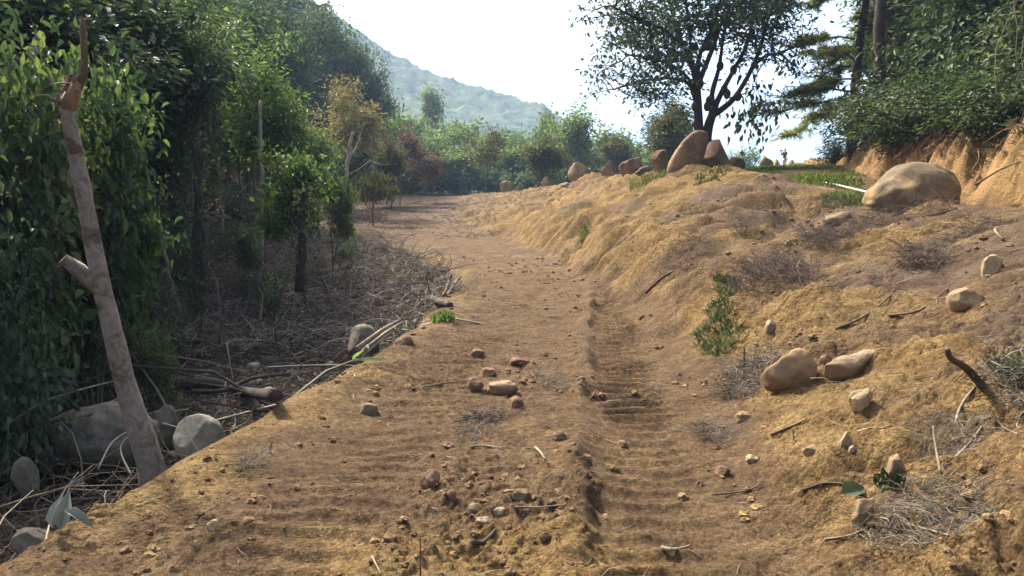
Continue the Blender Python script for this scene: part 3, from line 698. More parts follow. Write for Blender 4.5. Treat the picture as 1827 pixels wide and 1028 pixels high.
def heap(px, py, wpx, dpx, n, L, m, label, hgt=.15, r0=.003, up=.5):
    g = G(px, py); s = g.y/F
    mb = twig_mesh(n, blob(g, wpx*s/2, dpx), L, r0, int(px+py), up, .35, hgt)
    V = mb.v[0]; V -= np.array(g)
    o = mb.obj("brush_heap", M[m]); o.location = g
    return tag(o, label, "brush heap", "dead brush heaps on the soil")
heap(1385, 490, 130, .7, 1100, .30, 'twigpurple', "largest grey purple brush heap across the middle of the bank", .22)
heap(1475, 432, 90, .6, 700, .30, 'twigpurple', "grey brush heap up the bank, right of the largest purple heap", .18)
heap(1645, 478, 60, .35, 420, .22, 'twigpurple', "round dry brush clump below the huge muddy boulder", .16)
heap(1332, 424, 40, .5, 300, .25, 'twigpurple', "small brush tuft near the top of the bank left of the grey heap", .15)
heap(1640, 935, 190, .28, 700, .15, 'twiggrey', "broad heap of dry twigs in the right foreground", .03, .0014, .2)
heap(1275, 780, 60, .25, 130, .22, 'twiggrey', "flat dry twig patch at the bank foot near the tread marks", .05, .002, .3)
heap(1320, 700, 70, .4, 320, .22, 'twiggrey', "dry twig heap left of the wedge shaped stone", .12, .0028, .5)
heap(1690, 800, 110, .2, 320, .13, 'twiggrey', "dry twig patch around the two crossed bleached sticks", .03, .0013, .3)
heap(1805, 720, 70, .22, 220, .16, 'twiggrey', "grey dry bush at the right edge under the green plant", .22, .0025, .8)
heap(445, 842, 44, .14, 170, .13, 'twiggrey', "small dry tuft on the left foreground berm", .08, .0014, .8)
heap(985, 692, 60, .3, 90, .2, 'twiggrey', "thin dry twigs on the track right of the olive slab", .03, .002, .2)
heap(845, 772, 70, .18, 90, .16, 'twiggrey', "sparse dry sprigs in the centre of the near track", .03, .0018, .3)
heap(860, 745, 80, .1, 90, .2, 'deadwood', "dark crushed branch clump just above the sprigs on the track", .03, .003, .2)
heap(800, 520, 50, .5, 120, .4, 'twiggrey', "brush clump with upright sticks on the far outer edge of the track", .1, .005, .6)
heap(1630, 380, 200, .5, 500, .25, 'twigpurple', "dry grass and twigs in front of the huge muddy boulder", .05, .003, .4)
heap(650, 395, 70, 1.5, 260, .7, 'twigpurple', "brush pile around the foot of the drooping dead sapling", .4, .01, .5)
heap(1230, 462, 90, .8, 420, .28, 'twigpurple', "thin grey brush spread left of the largest purple heap", .08)
heap(1560, 405, 100, .5, 420, .25, 'twigpurple', "grey brush between the low brown stone and the round dry clump", .1)
heap(1700, 430, 110, .4, 380, .2, 'twigpurple', "thin dry brush under the right end of the huge muddy boulder", .06)
heap(1350, 660, 50, .4, 220, .2, 'twiggrey', "dry twigs around the short dark stake", .1)
heap(745, 345, 80, 2, 260, 1.2, 'twigpurple', "brush pile at the back of the far field", .6, .02, .5)

def stick(pts, rpx, m, label, name="stick", cat="stick", lift=.01, sides=6, liftend=None, group=None, knob=.15):
    """pts: picture points; laid on the ground, optionally with a raised end"""
    W = []
    for i, p in enumerate(pts):
        g = G(*p) if len(p) == 2 else P(p[0], p[1], p[2])
        if len(p) == 2: g = g+Vector((0, 0, lift))
        W.append(g)
    n = 5*(len(W)-1)+1; Q = []
    for i in range(n):                                  # Catmull-Rom
        u = i/(n-1)*(len(W)-1); k = min(int(u), len(W)-2); f = u-k
        a, b, c, d = W[max(k-1, 0)], W[k], W[k+1], W[min(k+2, len(W)-1)]
        Q.append(.5*((2*b)+(c-a)*f+(2*a-5*b+4*c-d)*f*f+(3*b-a-3*c+d)*f**3))
    r = rpx*W[0].y/F/2
    mb = MB(); base = W[0].copy()
    tube(mb, [q-base for q in Q], [r*(1-.45*i/(n-1)) for i in range(n)], sides, True, knob, int(pts[0][0]))
    o = mb.obj(name, M[m]); o.location = base
    return tag(o, label, cat, group)
def up(px, py, py2, px2=None):      # a stick that rises from the ground at (px,py)
    g = G(px, py); q = P(px2 if px2 else px, py2, g.y); return [(px, py), (px2 if px2 else px, py2, g.y)]
gD = G(1757, 688)
stick([(1757, 688), (1722, 655, gD.y-.05), (1697, 640, gD.y-.08), (1690, 622, gD.y-.1)], 16, 'brownstick', "dark curved branch sticking out of the right bank", "branch", "branch", lift=-.03, sides=8)
stick([(1700, 792), (1712, 740), (1755, 682)], 6, 'stick', "long bleached stick running up to the dark curved branch")
stick([(1678, 850), (1670, 800, G(1678, 850).y+.1), (1665, 760, G(1678, 850).y+.15)], 6, 'stick', "left one of the two crossed bleached sticks standing on the bank")
stick([(1685, 838), (1725, 800), (1752, 766)], 6, 'stick', "right one of the two crossed bleached sticks on the bank")
stick([(735, 699), (785, 690), (832, 682)], 4, 'brownstick', "thin brown stick on the track pointing at the round red stone")
stick([(1604, 402), (1620, 392), (1660, 385), (1708, 374)], 5, 'deadwood', "dark thin branch lying in front of the huge muddy boulder", "branch", "branch")
stick([(1152, 525), (1180, 500), (1215, 478)], 6, 'brownstick', "brown root lying up the bank face in the middle distance", "root", "root")
stick([(1490, 590), (1545, 568), (1590, 530)], 5, 'brownstick', "thin brown root running up the middle of the bank", "root", "root")
stick([(1585, 567), (1640, 556), (1690, 520)], 5, 'brownstick', "thin brown root right of the middle of the bank", "root", "root")
stick([(1570, 938), (1625, 950), (1692, 968)], 5, 'stick', "bleached stick across the twig heap in the right foreground")
stick([(1470, 968), (1520, 962), (1560, 940)], 3, 'stick', "thin pale stick at the left end of the foreground twig heap")
stick([(1180, 992), (1205, 988), (1230, 978)], 9, 'stick', "short thick pale stick near the bottom centre right")
stick([(1270, 886), (1330, 880), (1362, 868)], 4, 'brownstick', "thin brown stick on the lower bank left of the green leaf")
stick([(1375, 780), (1410, 768), (1440, 752)], 5, 'brownstick', "dark stick at the bank foot under the wedge stone")
stick([(1430, 885), (1470, 880), (1510, 872)], 5, 'deadwood', "dark stick pointing at the green leaf")
stick(up(1328, 672, 620), 5, 'deadwood', "short dark stake standing at the bank foot")
stick(up(1416, 790, 764, 1414), 4, 'stick', "tiny upright pale peg below the wedge shaped stone")
stick([(840, 800), (865, 798), (895, 805)], 5, 'stick', "short bent twig in the centre of the near track")
stick([(920, 912), (960, 912), (1008, 905)], 4, 'stick', "thin pale twig in the foreground right of the pale stones")
stick([(955, 802), (966, 812), (972, 822)], 5, 'stick', "tiny white twig on the track below the rounded clod")
stick([(843, 984), (862, 972), (884, 955)], 12, 'deadwood', "thick dark shard of wood in the foreground centre")
stick(up(482, 808, 785, 486), 5, 'stick', "small yellow peg standing near the left foreground tuft")
stick(up(750, 1035, 955, 750), 4, 'brownstick', "thin brown stalk standing at the bottom of the picture")
stick([(664, 1000), (680, 1030)], 4, 'stick', "pale straw at the bottom edge left of the thin stalk")
stick([(1555, 350), (1490, 334), (1470, 330)], 5, 'pole', "pale straight pole lying in the grass left of the huge boulder", "pole", "pole", lift=.06, knob=0)
stick([(790, 530), (800, 505, 15.2), (806, 490, 15.2)], 6, 'brownstick', "left one of the two short sticks standing on the far outer edge")
stick([(797, 528), (812, 505, 15.2), (823, 494, 15.2)], 5, 'stick', "right one of the two short sticks standing on the far outer edge")
stick([(765, 532), (780, 540), (803, 548)], 13, 'deadwood', "short dark log end on the outer edge of the track", "log", "log", lift=.03)
stick([(664, 532), (680, 538), (698, 546)], 9, 'barkpale', "pale cut log end in the outer slope of the track", "log", "log", lift=.05)
stick([(318, 708), (380, 706), (440, 722), (494, 744)], 26, 'deadwood', "long dark fallen log beside the light grey boulder", "log", "log", lift=.17, sides=9)
stick([(345, 725), (400, 722), (450, 700), (520, 690)], 10, 'deadwood', "thinner dark branch crossing the long fallen log", "branch", "branch", lift=.2)
stick([(0, 610, 9.0), (100, 700, 7.6), (190, 790, 6.6), (235, 860, 6.0)][::-1][:0] or [(10, 760, 6.2), (90, 712, 6.4), (220, 676, 7.0)], 5, 'bark', "thin grey branch stretched above the huge dark boulder", "branch", "branch")
stick([(160, 840, 5.6), (190, 760, 5.7), (226, 690, 6.0)], 4, 'stick', "thin bleached stick leaning over the huge dark boulder") if False else None
stick([(175, 838, 5.4), (200, 790, 5.6), (232, 768, 5.8)], 4, 'stick', "thin bleached stick leaning against the leaning trunk's left side")
stick([(78, 985), (100, 900, 4.7), (140, 842, 5.0)], 5, 'stick', "long tan stalk rising in front of the pale folded leaf")
stick([(0, 905, 4.7), (60, 885, 4.9), (150, 862, 5.2)], 4, 'stick', "long pale stalk lying level across the bottom left")
stick([(235, 850, 5.1), (215, 800, 5.3), (240, 770, 5.4)], 4, 'stick', "curved pale vine at the left foot of the leaning trunk")
stick([(470, 575), (520, 590), (600, 584)], 6, 'twiggrey' if False else 'bark', "long grey branch lying before the dark hollow", "branch", "branch", lift=.15)
stick([(430, 545), (470, 560), (500, 602)], 6, 'bark', "curved grey branch left of the dark hollow", "branch", "branch", lift=.15)
stick([(1740, 330, 12.5), (1790, 300, 12.2), (1835, 285, 12.0)], 4, 'brownstick', "thin branch sticking out over the orange cut bank", "branch", "branch")
stick([(1790, 432), (1775, 412), (1800, 402, 7.9)], 5, 'stick', "short bleached stick near the right edge above the bright stone")

# banana stem with torn leaves on the edge
def banana_stem():
    a, b = G(625, 668), G(742, 578)
    r = empty("banana_stem", a, "pale fallen banana stem with torn leaves along the outer edge of the track", "banana stem")
    mb = MB(); d = b-a
    for k in range(5):
        o = Vector((R0.uniform(-.08, .02), 0, R0.uniform(.03, .10)))
        tube(mb, [o+d*t+Vector((0, 0, .10*math.sin(t*3)+.02*k)) for t in (.1, .35, .6, .85, 1.0)], [.022, .02, .016, .012, .006], 6)
    mb.obj("stem", M['stick'], r)
    rr = rs(4)
    for k in range(14):
        t = rr.rand(); C = np.array([tuple(d*t)])+np.array([[rr.randn()*.05-.05, rr.randn()*.1, .06+.08*rr.rand()]])
        D = np.array([tuple(-d.normalized())])+rr.randn(1, 3)*.45; mb = MB()
        leaves(mb, C, D, rr.randn(1, 3)*.4+np.array([0, -.5, .7]), np.array([.18+.22*rr.rand()]), np.array([.035+.04*rr.rand()]))
        mb.obj("torn_leaf", M['banana'], r)
banana_stem()
def folded_leaf():
    g = G(122, 945); mb = MB()
    leaves(mb, np.array([[-.02, 0, .0], [-.07, .02, 0], [.0, .0, .10]]), np.array([[.15, .05, 1.], [-.1, .1, 1.], [1., .1, -.35]]), np.array([[.3, -1, .2], [-.5, -1, .1], [.1, -.4, 1.]]), np.array([.17, .15, .15]), np.array([.075, .06, .05]), .22, .45)
    o = mb.obj("folded_leaf", M['paleleaf'], smooth=False); o.location = g+Vector((0, -.03, .01))
    m = o.modifiers.new("thickness", 'SOLIDIFY'); m.thickness = .002
    tag(o, "large pale grey green folded leaf beside the track at bottom left", "leaf")
folded_leaf()
def green_leaf():
    g = G(1532, 895); mb = MB()
    leaves(mb, np.array([[-.09, 0, .03], [-.02, .04, .02]]), np.array([[1, .3, .25], [1, .5, .1]]), np.array([[0, -.6, 1.], [.2, -.3, 1]]), np.array([.17, .14]), np.array([.09, .08]), .2, .25)
    o = mb.obj("green_leaf", M['fern']); o.location = g; tag(o, "single blue green leaf lying by the ochre stone in the right foreground", "leaf")
green_leaf()

# ------------------------------------------------------------------ grass and weeds
def tuft_mesh(n, area, L, W, seed, lean=.45):
    r = rs(seed); p = area(r, n); n = len(p)
    D = np.stack([r.randn(n)*lean, r.randn(n)*lean, np.ones(n)], 1); ll = L*(.5+.8*r.rand(n)); mb = MB()
    leaves(mb, p, D, norm(np.cross(D, r.randn(n, 3))), ll, W*(.6+.8*r.rand(n)), .1, .35); return mb
def crestgrass(r, n):
    y = 15+r.rand(n)**.9*50; X, _ = brk(y); u = r.rand(n)
    x = X[7]+.1+(X[8]-X[7]-.3)*u
    k = fbm(x*.6, y*.6, oct=3, seed=65)+.25*sstep(30, 50, y) > -.12
    x, y = x[k], y[k]; return np.stack([x, y, H(x, y)], 1)
tag(tuft_mesh(34000, crestgrass, .10, .010, 11, .6).obj("crest_grass", M['grass']), "short bright grass on the flat top of the bank", "grass", kind='stuff')
def weed(px, py, wpx, hpx, n, m, label, name="weed_clump", W=.02, dpt=.6, cat="weeds", lean=.6, fern=False):
    g = G(px, py); s = g.y/F; r = rs(int(px*3+py))
    if fern:
        mb = MB(); nf = n
        for k in range(nf):
            a = r.rand()*6.28; b = np.array(g)+np.array([r.randn()*wpx*s*.22, r.randn()*dpt*.35, 0]); b[2] = Hs(b[0], b[1])
            L = hpx*s*(.45+.4*r.rand()); d = np.array([math.cos(a)*.8, math.sin(a)*.8, 1.0]); d /= np.linalg.norm(d)
            t = np.linspace(.12, 1, 12); c = b[None]+d[None]*(L*t)[:, None]; c[:, 2] -= L*.55*t**2
            sd_ = np.cross(d, [0, 0, 1.]); sd_ /= np.linalg.norm(sd_)
            for sg in (1, -1):
                ll = L*.34*(1-t*.8)+.006
                leaves(mb, c-np.array(g), np.tile(sd_*sg+d*.4, (12, 1))+r.randn(12, 3)*.15, np.tile([0, 0, 1.], (12, 1))+r.randn(12, 3)*.2, ll, ll*.28)
    else:
        mb = tuft_mesh(n, blob(g, wpx*s/2, dpt), hpx*s, W, int(px+py), lean); mb.v = [v-np.array(g) for v in mb.v]
    o = mb.obj(name, M[m]); o.location = g; return tag(o, label, cat)
weed(1278, 600, 60, 17, 800, 'fern', "largest green fern clump low on the bank", "fern", .006, .55, cat="fern", lean=.9)
weed(1282, 548, 34, 15, 260, 'fern', "narrow fern clump directly above the largest one", "fern", .006, .4, cat="fern", lean=.9)
weed(1296, 508, 36, 16, 320, 'fern', "small bright green fern above the two larger ones on the bank", "fern", .006, .35, cat="fern", lean=.9)
weed(1043, 413, 18, 10, 120, 'grass', "tiny bright green tuft alone on the sunlit bank", "grass_tuft", .014, .3, "grass tuft")
weed(1160, 318, 70, 9, 700, 'grass', "green grass patch on the crest left of the leaning slab", "grass_tuft", .014, 1.2, "grass tuft")
weed(1270, 309, 60, 8, 420, 'leafolive', "leafy weeds growing at the foot of the dome boulder", "weed_clump", .03, 1.0)
weed(1196, 303, 22, 10, 120, 'leafolive', "low weeds against the left side of the leaning slab", "weed_clump", .02, .5)
weed(1375, 303, 40, 6, 200, 'leaflight', "yellow green weeds around the two boulders near the person", "weed_clump", .05, 1.0)
weed(1330, 303, 60, 8, 220, 'leaflight', "low weeds right of the squat red boulder", "weed_clump", .04, 1.0)
weed(1515, 368, 80, 10, 1100, 'fern', "green weeds at the left foot of the huge muddy boulder", "weed_clump", .010, 1.0)
weed(1475, 325, 90, 12, 700, 'grass', "bright grass at the foot of the orange cut bank", "grass_tuft", .02, 1.5, "grass tuft")
weed(1815, 670, 44, 40, 120, 'fern', "green leafy plant at the right edge of the bank", "weed_clump", .025, .2)
weed(1588, 870, 36, 26, 60, 'leafgloss', "dark green sprig behind the blue green leaf", "weed_clump", .02, .1)
weed(480, 530, 60, 40, 260, 'leafbig', "green weed patch above the dark hollow in the ravine", "weed_clump", .05, .6)
weed(250, 640, 90, 60, 280, 'leafbig', "green weeds right of the leaning trunk in the ravine", "weed_clump", .07, .6)
weed(150, 880, 120, 60, 260, 'leafolive', "olive weeds above the pale folded leaf", "weed_clump", .05, .3)
weed(700, 500, 60, 16, 220, 'grass', "grassy tuft on the outer slope of the far track", "grass_tuft", .03, .6, "grass tuft")
weed(790, 568, 40, 14, 120, 'leaflight', "yellow green sprigs on the outer edge near the dark log end", "weed_clump", .03, .2)

# ------------------------------------------------------------------ tree builder
def grow(mb, tips, r, base, d, L, rad, depth, spread=.75, kids=4, wob=.18, lift=.12, seg=5, start=.35, sides=6, minr=.008):
    p = Vector(base); d = Vector(d).normalized(); pts = [p.copy()]; dirs = [d.copy()]
    for i in range(seg):
        d = (d+Vector((r.gauss(0, wob), r.gauss(0, wob), r.gauss(0, wob)+lift))).normalized()
        p = p+d*(L/seg); pts.append(p.copy()); dirs.append(d.copy())
    rr = [max(minr, rad*(1-.6*i/seg)) for i in range(seg+1)]
    tube(mb, pts, rr, sides if depth > 1 else 4, False)
    if depth <= 1:
        for i in range(1, seg+1): tips.append((pts[i], dirs[i]))
    if depth > 0:
        for k in range(kids):
            f = start+(1-start)*(k+r.random())/kids; u = f*seg; i = min(int(u), seg-1)
            q = pts[i].lerp(pts[i+1], u-i); dd = dirs[i]
            a = r.random()*6.283; side = dd.orthogonal().normalized(); side = Matrix.Rotation(a, 3, dd) @ side
            nd_ = (dd*(1-spread*.5)+side*spread).normalized()
            grow(mb, tips, r, q, nd_, L*(.5+.25*r.random()), rr[i]*.62, depth-1, spread, max(2, kids-1) if depth > 1 else kids, wob, lift, max(3, seg-1), start, max(4, sides-1), minr)
    return pts
def foliage(tips, n, L, W, seed, sp=.35, droop=.3, upn=1.0, pw=3.0):
    """leaves gathered in clumps at the twig ends; a clump's leaves lie roughly one over the other"""
    r = rs(seed); T = np.array([tuple(t[0]) for t in tips]); Dd = np.array([tuple(t[1]) for t in tips])
    wgt = .05+r.rand(len(T))**pw; i = r.choice(len(T), n, p=wgt/wgt.sum())
    rad = sp*(.45+.9*r.rand(len(T)))[i][:, None]
    off = r.randn(n, 3)*rad*np.array([1, 1, .62]); C = T[i]+off
    cn = r.randn(len(T), 3)*.45+np.array([0, 0, upn])
    mid = T.mean(0); out = norm(T-mid*np.array([1, 1, .9]))
    N = (cn+out*.6)[i]+r.randn(n, 3)*.35
    D = norm(off)*1.0+norm(Dd)[i]*.4+r.randn(n, 3)*.35; D[:, 2] -= droop
    l = L*(.4+1.0*r.rand(n)); mb = MB()
    leaves(mb, C, D, N, l, l*W*(.8+.4*r.rand(n))); return mb
PROTO = {}
DIM = {}
def copy_tree(o, parent=None):
    c = o.copy(); COL.objects.link(c)
    if parent: c.parent = parent
    for ch in o.children: copy_tree(ch, c)
    return c
def make_tree(kind):
    spec = TREES[kind]; r = random.Random(sum(map(ord, kind)))
    root = empty(spec['name'], (0, 0, 0), None, spec['cat'])
    mb = MB(); tips = []
    h = spec['h']; tr = spec['r']*1.3
    if spec.get('multi'):
        for k in range(spec['multi']):
            a = k*6.283/spec['multi']+r.random()
            grow(mb, tips, r, (r.gauss(0, .15), r.gauss(0, .15), -.3), (math.cos(a)*spec['flare'], math.sin(a)*spec['flare'], 1), h*(.75+.3*r.random()), tr, spec['depth'], spec['spread'], spec['kids'], spec.get('wob', .15), spec.get('lift', .1), 7, spec.get('start', .2), 7)
    else:
        grow(mb, tips, r, (0, 0, -.4), (r.gauss(0, .04), r.gauss(0, .04), 1), h, tr, spec['depth'], spec['spread'], spec['kids'], spec.get('wob', .07), spec.get('lift', .12), 9, spec.get('start', .35), 9)
    T = np.array([tuple(t[0]) for t in tips])
    zt = T[:, 2].max(); tips = [t for t in tips if t[0].z > spec.get('clear', 0)*zt]; T = np.array([tuple(t[0]) for t in tips])
    kz = (h-spec['sp'])/np.percentile(T[:, 2], 99); kx = (spec['w']/2-spec['sp'])/np.percentile(np.abs(T[:, :2]), 94)
    for v in mb.v: v *= np.array([kx, kx, kz])
    tips = [(Vector((a.x*kx, a.y*kx, a.z*kz)), Vector((d.x*kx, d.y*kx, d.z*kz)).normalized()) for a, d in tips]
    mb.obj("trunk", M[spec['bark']], root)
    fo = foliage(tips, spec['n'], spec['L'], spec['W'], 3, spec['sp'], spec.get('droop', .4))
    fo.obj("crown", M[spec['leaf']], root)
    v = fo.v[0]; DIM[kind] = (float(np.percentile(v[:, 2], 99)), float(np.percentile(np.abs(v[:, :2]), 96))*2.0)
    print("DIM", kind, DIM[kind])
    return root
TREES = {
 'shrub':  dict(name='broadleaf_shrub', cat='shrub', h=2.9, w=2.0, r=.035, multi=7, flare=.45, depth=2, spread=.7, kids=4, n=5200, L=.12, W=.55, sp=.14, droop=.45, bark='bark', leaf='leafbig', start=.25),
 'vine':   dict(name='tangled_shrub', cat='shrub', h=2.3, w=1.8, r=.025, multi=8, flare=.6, depth=2, spread=.8, kids=4, n=5200, L=.085, W=.6, sp=.15, droop=.4, bark='barkdark', leaf='leafdark', start=.05),
 'tall':   dict(clear=0.28, name='forest_tree', cat='tree', h=11, w=5.2, r=.20, depth=3, spread=.85, kids=7, n=15000, L=.25, W=.42, sp=.42, bark='barkdark', leaf='leafdark', start=.15),
 'mid':    dict(clear=0.45, name='forest_tree', cat='tree', h=7.5, w=3.6, r=.13, depth=3, spread=.8, kids=6, n=11000, L=.17, W=.42, sp=.28, bark='bark', leaf='leafmid', start=.36),
 'light':  dict(clear=0.5, name='slender_tree', cat='tree', h=6.8, w=3.1, r=.08, depth=3, spread=.8, kids=6, n=10000, L=.15, W=.36, sp=.26, bark='barkpale', leaf='leaflight', start=.42, droop=.5),
 'young':  dict(clear=0.5, name='young_tree', cat='tree', h=3.6, w=2.2, r=.07, depth=3, spread=.9, kids=5, n=4200, L=.14, W=.48, sp=.16, bark='barkdark', leaf='leaflight', start=.45, droop=.2),
 'yellow': dict(clear=0.5, name='yellow_leaved_tree', cat='tree', h=11, w=7.4, r=.13, depth=3, spread=.9, kids=7, n=7500, L=.26, W=.42, sp=.36, bark='barkpale', leaf='leafyellow', start=.42, lift=.05),
 'brown':  dict(clear=0.35, name='dry_leaved_tree', cat='tree', h=8.0, w=5.0, r=.10, depth=3, spread=.8, kids=5, n=4200, L=.30, W=.45, sp=.36, bark='bark', leaf='leafbrown', start=.3),
 'olive':  dict(name='olive_green_tree', cat='tree', h=9, w=5.0, r=.14, depth=3, spread=.8, kids=6, n=7500, L=.28, W=.45, sp=.36, bark='barkdark', leaf='leafolive', start=.2),
 'sapling': dict(name='sapling', cat='sapling', h=8, w=4.2, r=.07, depth=2, spread=.8, kids=8, n=2000, L=.28, W=.42, sp=.32, bark='bark', leaf='leafolive', start=.35),
 'gloss':  dict(name='glossy_shrub', cat='shrub', h=4.0, w=3.2, r=.045, multi=7, flare=.5, depth=2, spread=.8, kids=5, n=6200, L=.19, W=.38, sp=.22, droop=.7, bark='barkdark', leaf='leafgloss', start=.1),
 'far':    dict(name='valley_tree', cat='tree', h=10, w=5.6, r=.18, depth=2, spread=.85, kids=9, n=3600, L=.42, W=.6, sp=.50, bark='barkdark', leaf='leaffar', start=.22),
 'farlight': dict(name='valley_tree', cat='tree', h=8, w=6, r=.12, depth=2, spread=.85, kids=8, n=3000, L=.45, W=.45, sp=.55, bark='bark', leaf='leaflight', start=.2),
}
def plant(kind, px, Y, label, top, wpx, group=None, rot=None):
    """a tree of a kind whose foot is below column px at distance Y, as tall and wide as the photograph shows it"""
    if kind not in PROTO: o = PROTO[kind] = make_tree(kind)
    else: o = copy_tree(PROTO[kind])
    g = XY(px, Y); o.location = g
    o.rotation_euler = (R0.uniform(-.04, .04), R0.uniform(-.04, .04), rot if rot is not None else R0.uniform(0, 6.28))
    hh, ww = DIM[kind]
    sz = (P(px, top, Y).z-g.z)/hh; sx = wpx*Y/F/ww
    o.scale = (sx, sx, sz); o["label"] = label
    if group: o["group"] = group
    return o

# --- near left: shrubs behind the leaning trunk
gS = "leafy shrubs of the left forest edge"
for kind, px, Y, top, wpx, lab in [
 ('shrub', 40, 8.4, 85, 280, "broad leaved shrub at the far left edge, tallest of the front shrubs"),
 ('shrub', 145, 9.2, 125, 220, "broad leaved shrub directly behind the leaning trunk"),
 ('shrub', 205, 10.5, 165, 130, "broad leaved shrub just right of the leaning trunk with arching leaves"),
 ('shrub', -70, 7.6, 80, 240, "broad leaved shrub leaning in from beyond the left edge"),
 ('shrub', 320, 16, 420, 70, "leafy shrub beneath the slender vine clad tree"),
 ('shrub', 440, 21, 400, 50, "leafy shrub left of the young dense crowned tree"),
 ('vine', 20, 9.0, 330, 200, "dark small leaved tangle at the lower left edge"),
 ('vine', 105, 9.6, 340, 190, "dark small leaved tangle behind the huge dark boulder"),
 ('vine', 200, 11, 330, 130, "dark small leaved tangle right behind the foot of the leaning trunk"),
 ('vine', -60, 6.6, 320, 240, "dark small leaved tangle beyond the left edge"),
 ('vine', 262, 18, 330, 110, "dark tangle under the trees between leaning trunk and slender tree"),
 ('vine', 430, 32, 335, 90, "dark tangle behind the ravine brush, left of the pale trunk"),
 ('vine', 500, 42, 320, 70, "dark tangle behind the young dense crowned tree"),
 ('vine', 200, 17, 220, 260, "dark tangle deep in the shade behind the broad leaved shrubs"),
 ('vine', 340, 32, 300, 150, "dark tangle deep in the shade behind the slender tree"),
]: plant(kind, px, Y, lab, top, wpx, gS)
for px, Y, top, wpx, kind, lab in [
 (270, 9.5, 590, 60, 'shrub', "low green plant just right of the leaning trunk"),
 (345, 14, 490, 40, 'vine', "low dark plant below the slender vine clad tree"),
 (430, 17, 480, 40, 'vine', "low dark plant left of the dark hollow"),
 (480, 15, 510, 50, 'shrub', "low green plant above the dark hollow"),
 (560, 21, 462, 40, 'vine', "low dark plant at the foot of the young dense crowned tree"),
 (615, 26, 425, 40, 'vine', "low dark plant right of the young tree's foot"),
 (400, 24, 400, 50, 'vine', "dark bush on the slope behind the ravine brush"),
 (20, 6.6, 720, 90, 'vine', "low leafy plant beside the dark green boulder at the left edge"),
]: plant(kind, px, Y, lab, top, wpx, "low plants in the ravine")
# --- left forest
gF = "trees of the left forest"
for kind, px, Y, top, wpx, lab in [
 ('tall', 60, 15, -120, 380, "dark tall tree rising behind the leftmost broad leaved shrub"),
 ('tall', 190, 17, -120, 330, "dark tall tree behind the top of the leaning trunk"),
 ('tall', -110, 14, -200, 400, "dark tall tree beyond the left edge of the picture"),
 ('tall', 290, 21, 10, 240, "dark tall tree left of the slender vine clad tree"),
 ('mid', 350, 18, 60, 190, "slender vine clad tree with a dark double trunk above the ravine"),
 ('mid', 400, 27, 80, 170, "tree between the slender vine clad tree and the pale trunked one"),
 ('light', 467, 23, 80, 165, "light green feathery tree with a thin pale trunk"),
 ('mid', 120, 26, -100, 300, "tree deep in the forest behind the leaning trunk, upper left"),
 ('mid', 260, 29, -60, 260, "tree deep in the forest right of the leaning trunk's top"),
 ('mid', 500, 38, 190, 130, "forest tree standing behind the light green feathery tree"),
 ('tall', 340, 36, -30, 220, "tall tree at the top of the forest above the vine clad tree"),
 ('tall', 230, 42, -120, 330, "tall tree high on the slope at the top left"),
 ('tall', 430, 48, 10, 150, "tall bluish tree on the slope above the light green tree"),
 ('tall', 90, 36, -150, 350, "tall tree on the slope at the upper left corner"),
 ('mid', 560, 62, 245, 100, "dark tree left of the yellow leaved tree"),
 ('mid', 655, 66, 250, 100, "dark tree behind the yellow leaved tree's trunk"),
 ('tall', 500, 66, 10, 120, "tall tree on the slope left above the yellow leaved tree"),
 ('tall', 390, 66, -60, 200, "tall hazy tree on the upper slope, top of the picture"),
 ('tall', 548, 82, 30, 110, "hazy tree on the slope directly above the yellow leaved tree"),
 ('tall', 600, 90, 15, 100, "hazy dark tree at the top of the wooded spur against the sky"),
 ('tall', 650, 94, 85, 80, "hazy dark tree on the falling ridge of the wooded spur"),
 ('tall', -200, 9, -500, 420, "shade tree outside the picture nearest the camera on the left"),
 ('tall', -330, 14, -400, 420, "shade tree far outside the picture on the left"),
]: plant(kind, px, Y, lab, top, wpx, gF)
for dx, Y, hz, lab in [(-11, 5.0, 9, "tree outside the picture left of the camera")]:
    o = plant('tall', CX, Y, lab, 0, 100, gF); o.location = (dx, Y, Hs(dx, Y)); k = hz/DIM['tall'][0]; o.scale = (k, k, k)
plant('young', 546, 17.2, "young tree with dense bright crown and dark trunk beside the ravine", 272, 125)
plant('young', 592, 21, "small young tree just right of the dense crowned one", 315, 55)
plant('young', 570, 34, "young tree with bright leaves before the yellow leaved tree", 235, 85)
plant('yellow', 622, 54, "yellow brown leaved tree with a pale forked trunk behind the field", 150, 175)
plant('brown', 715, 66, "purplish brown dry tree right of the yellow leaved one", 225, 90)
plant('brown', 750, 72, "dry reddish tree at the back of the field", 255, 70)
plant('olive', 700, 62, "olive green tree just left of the purplish dry tree", 250, 60)
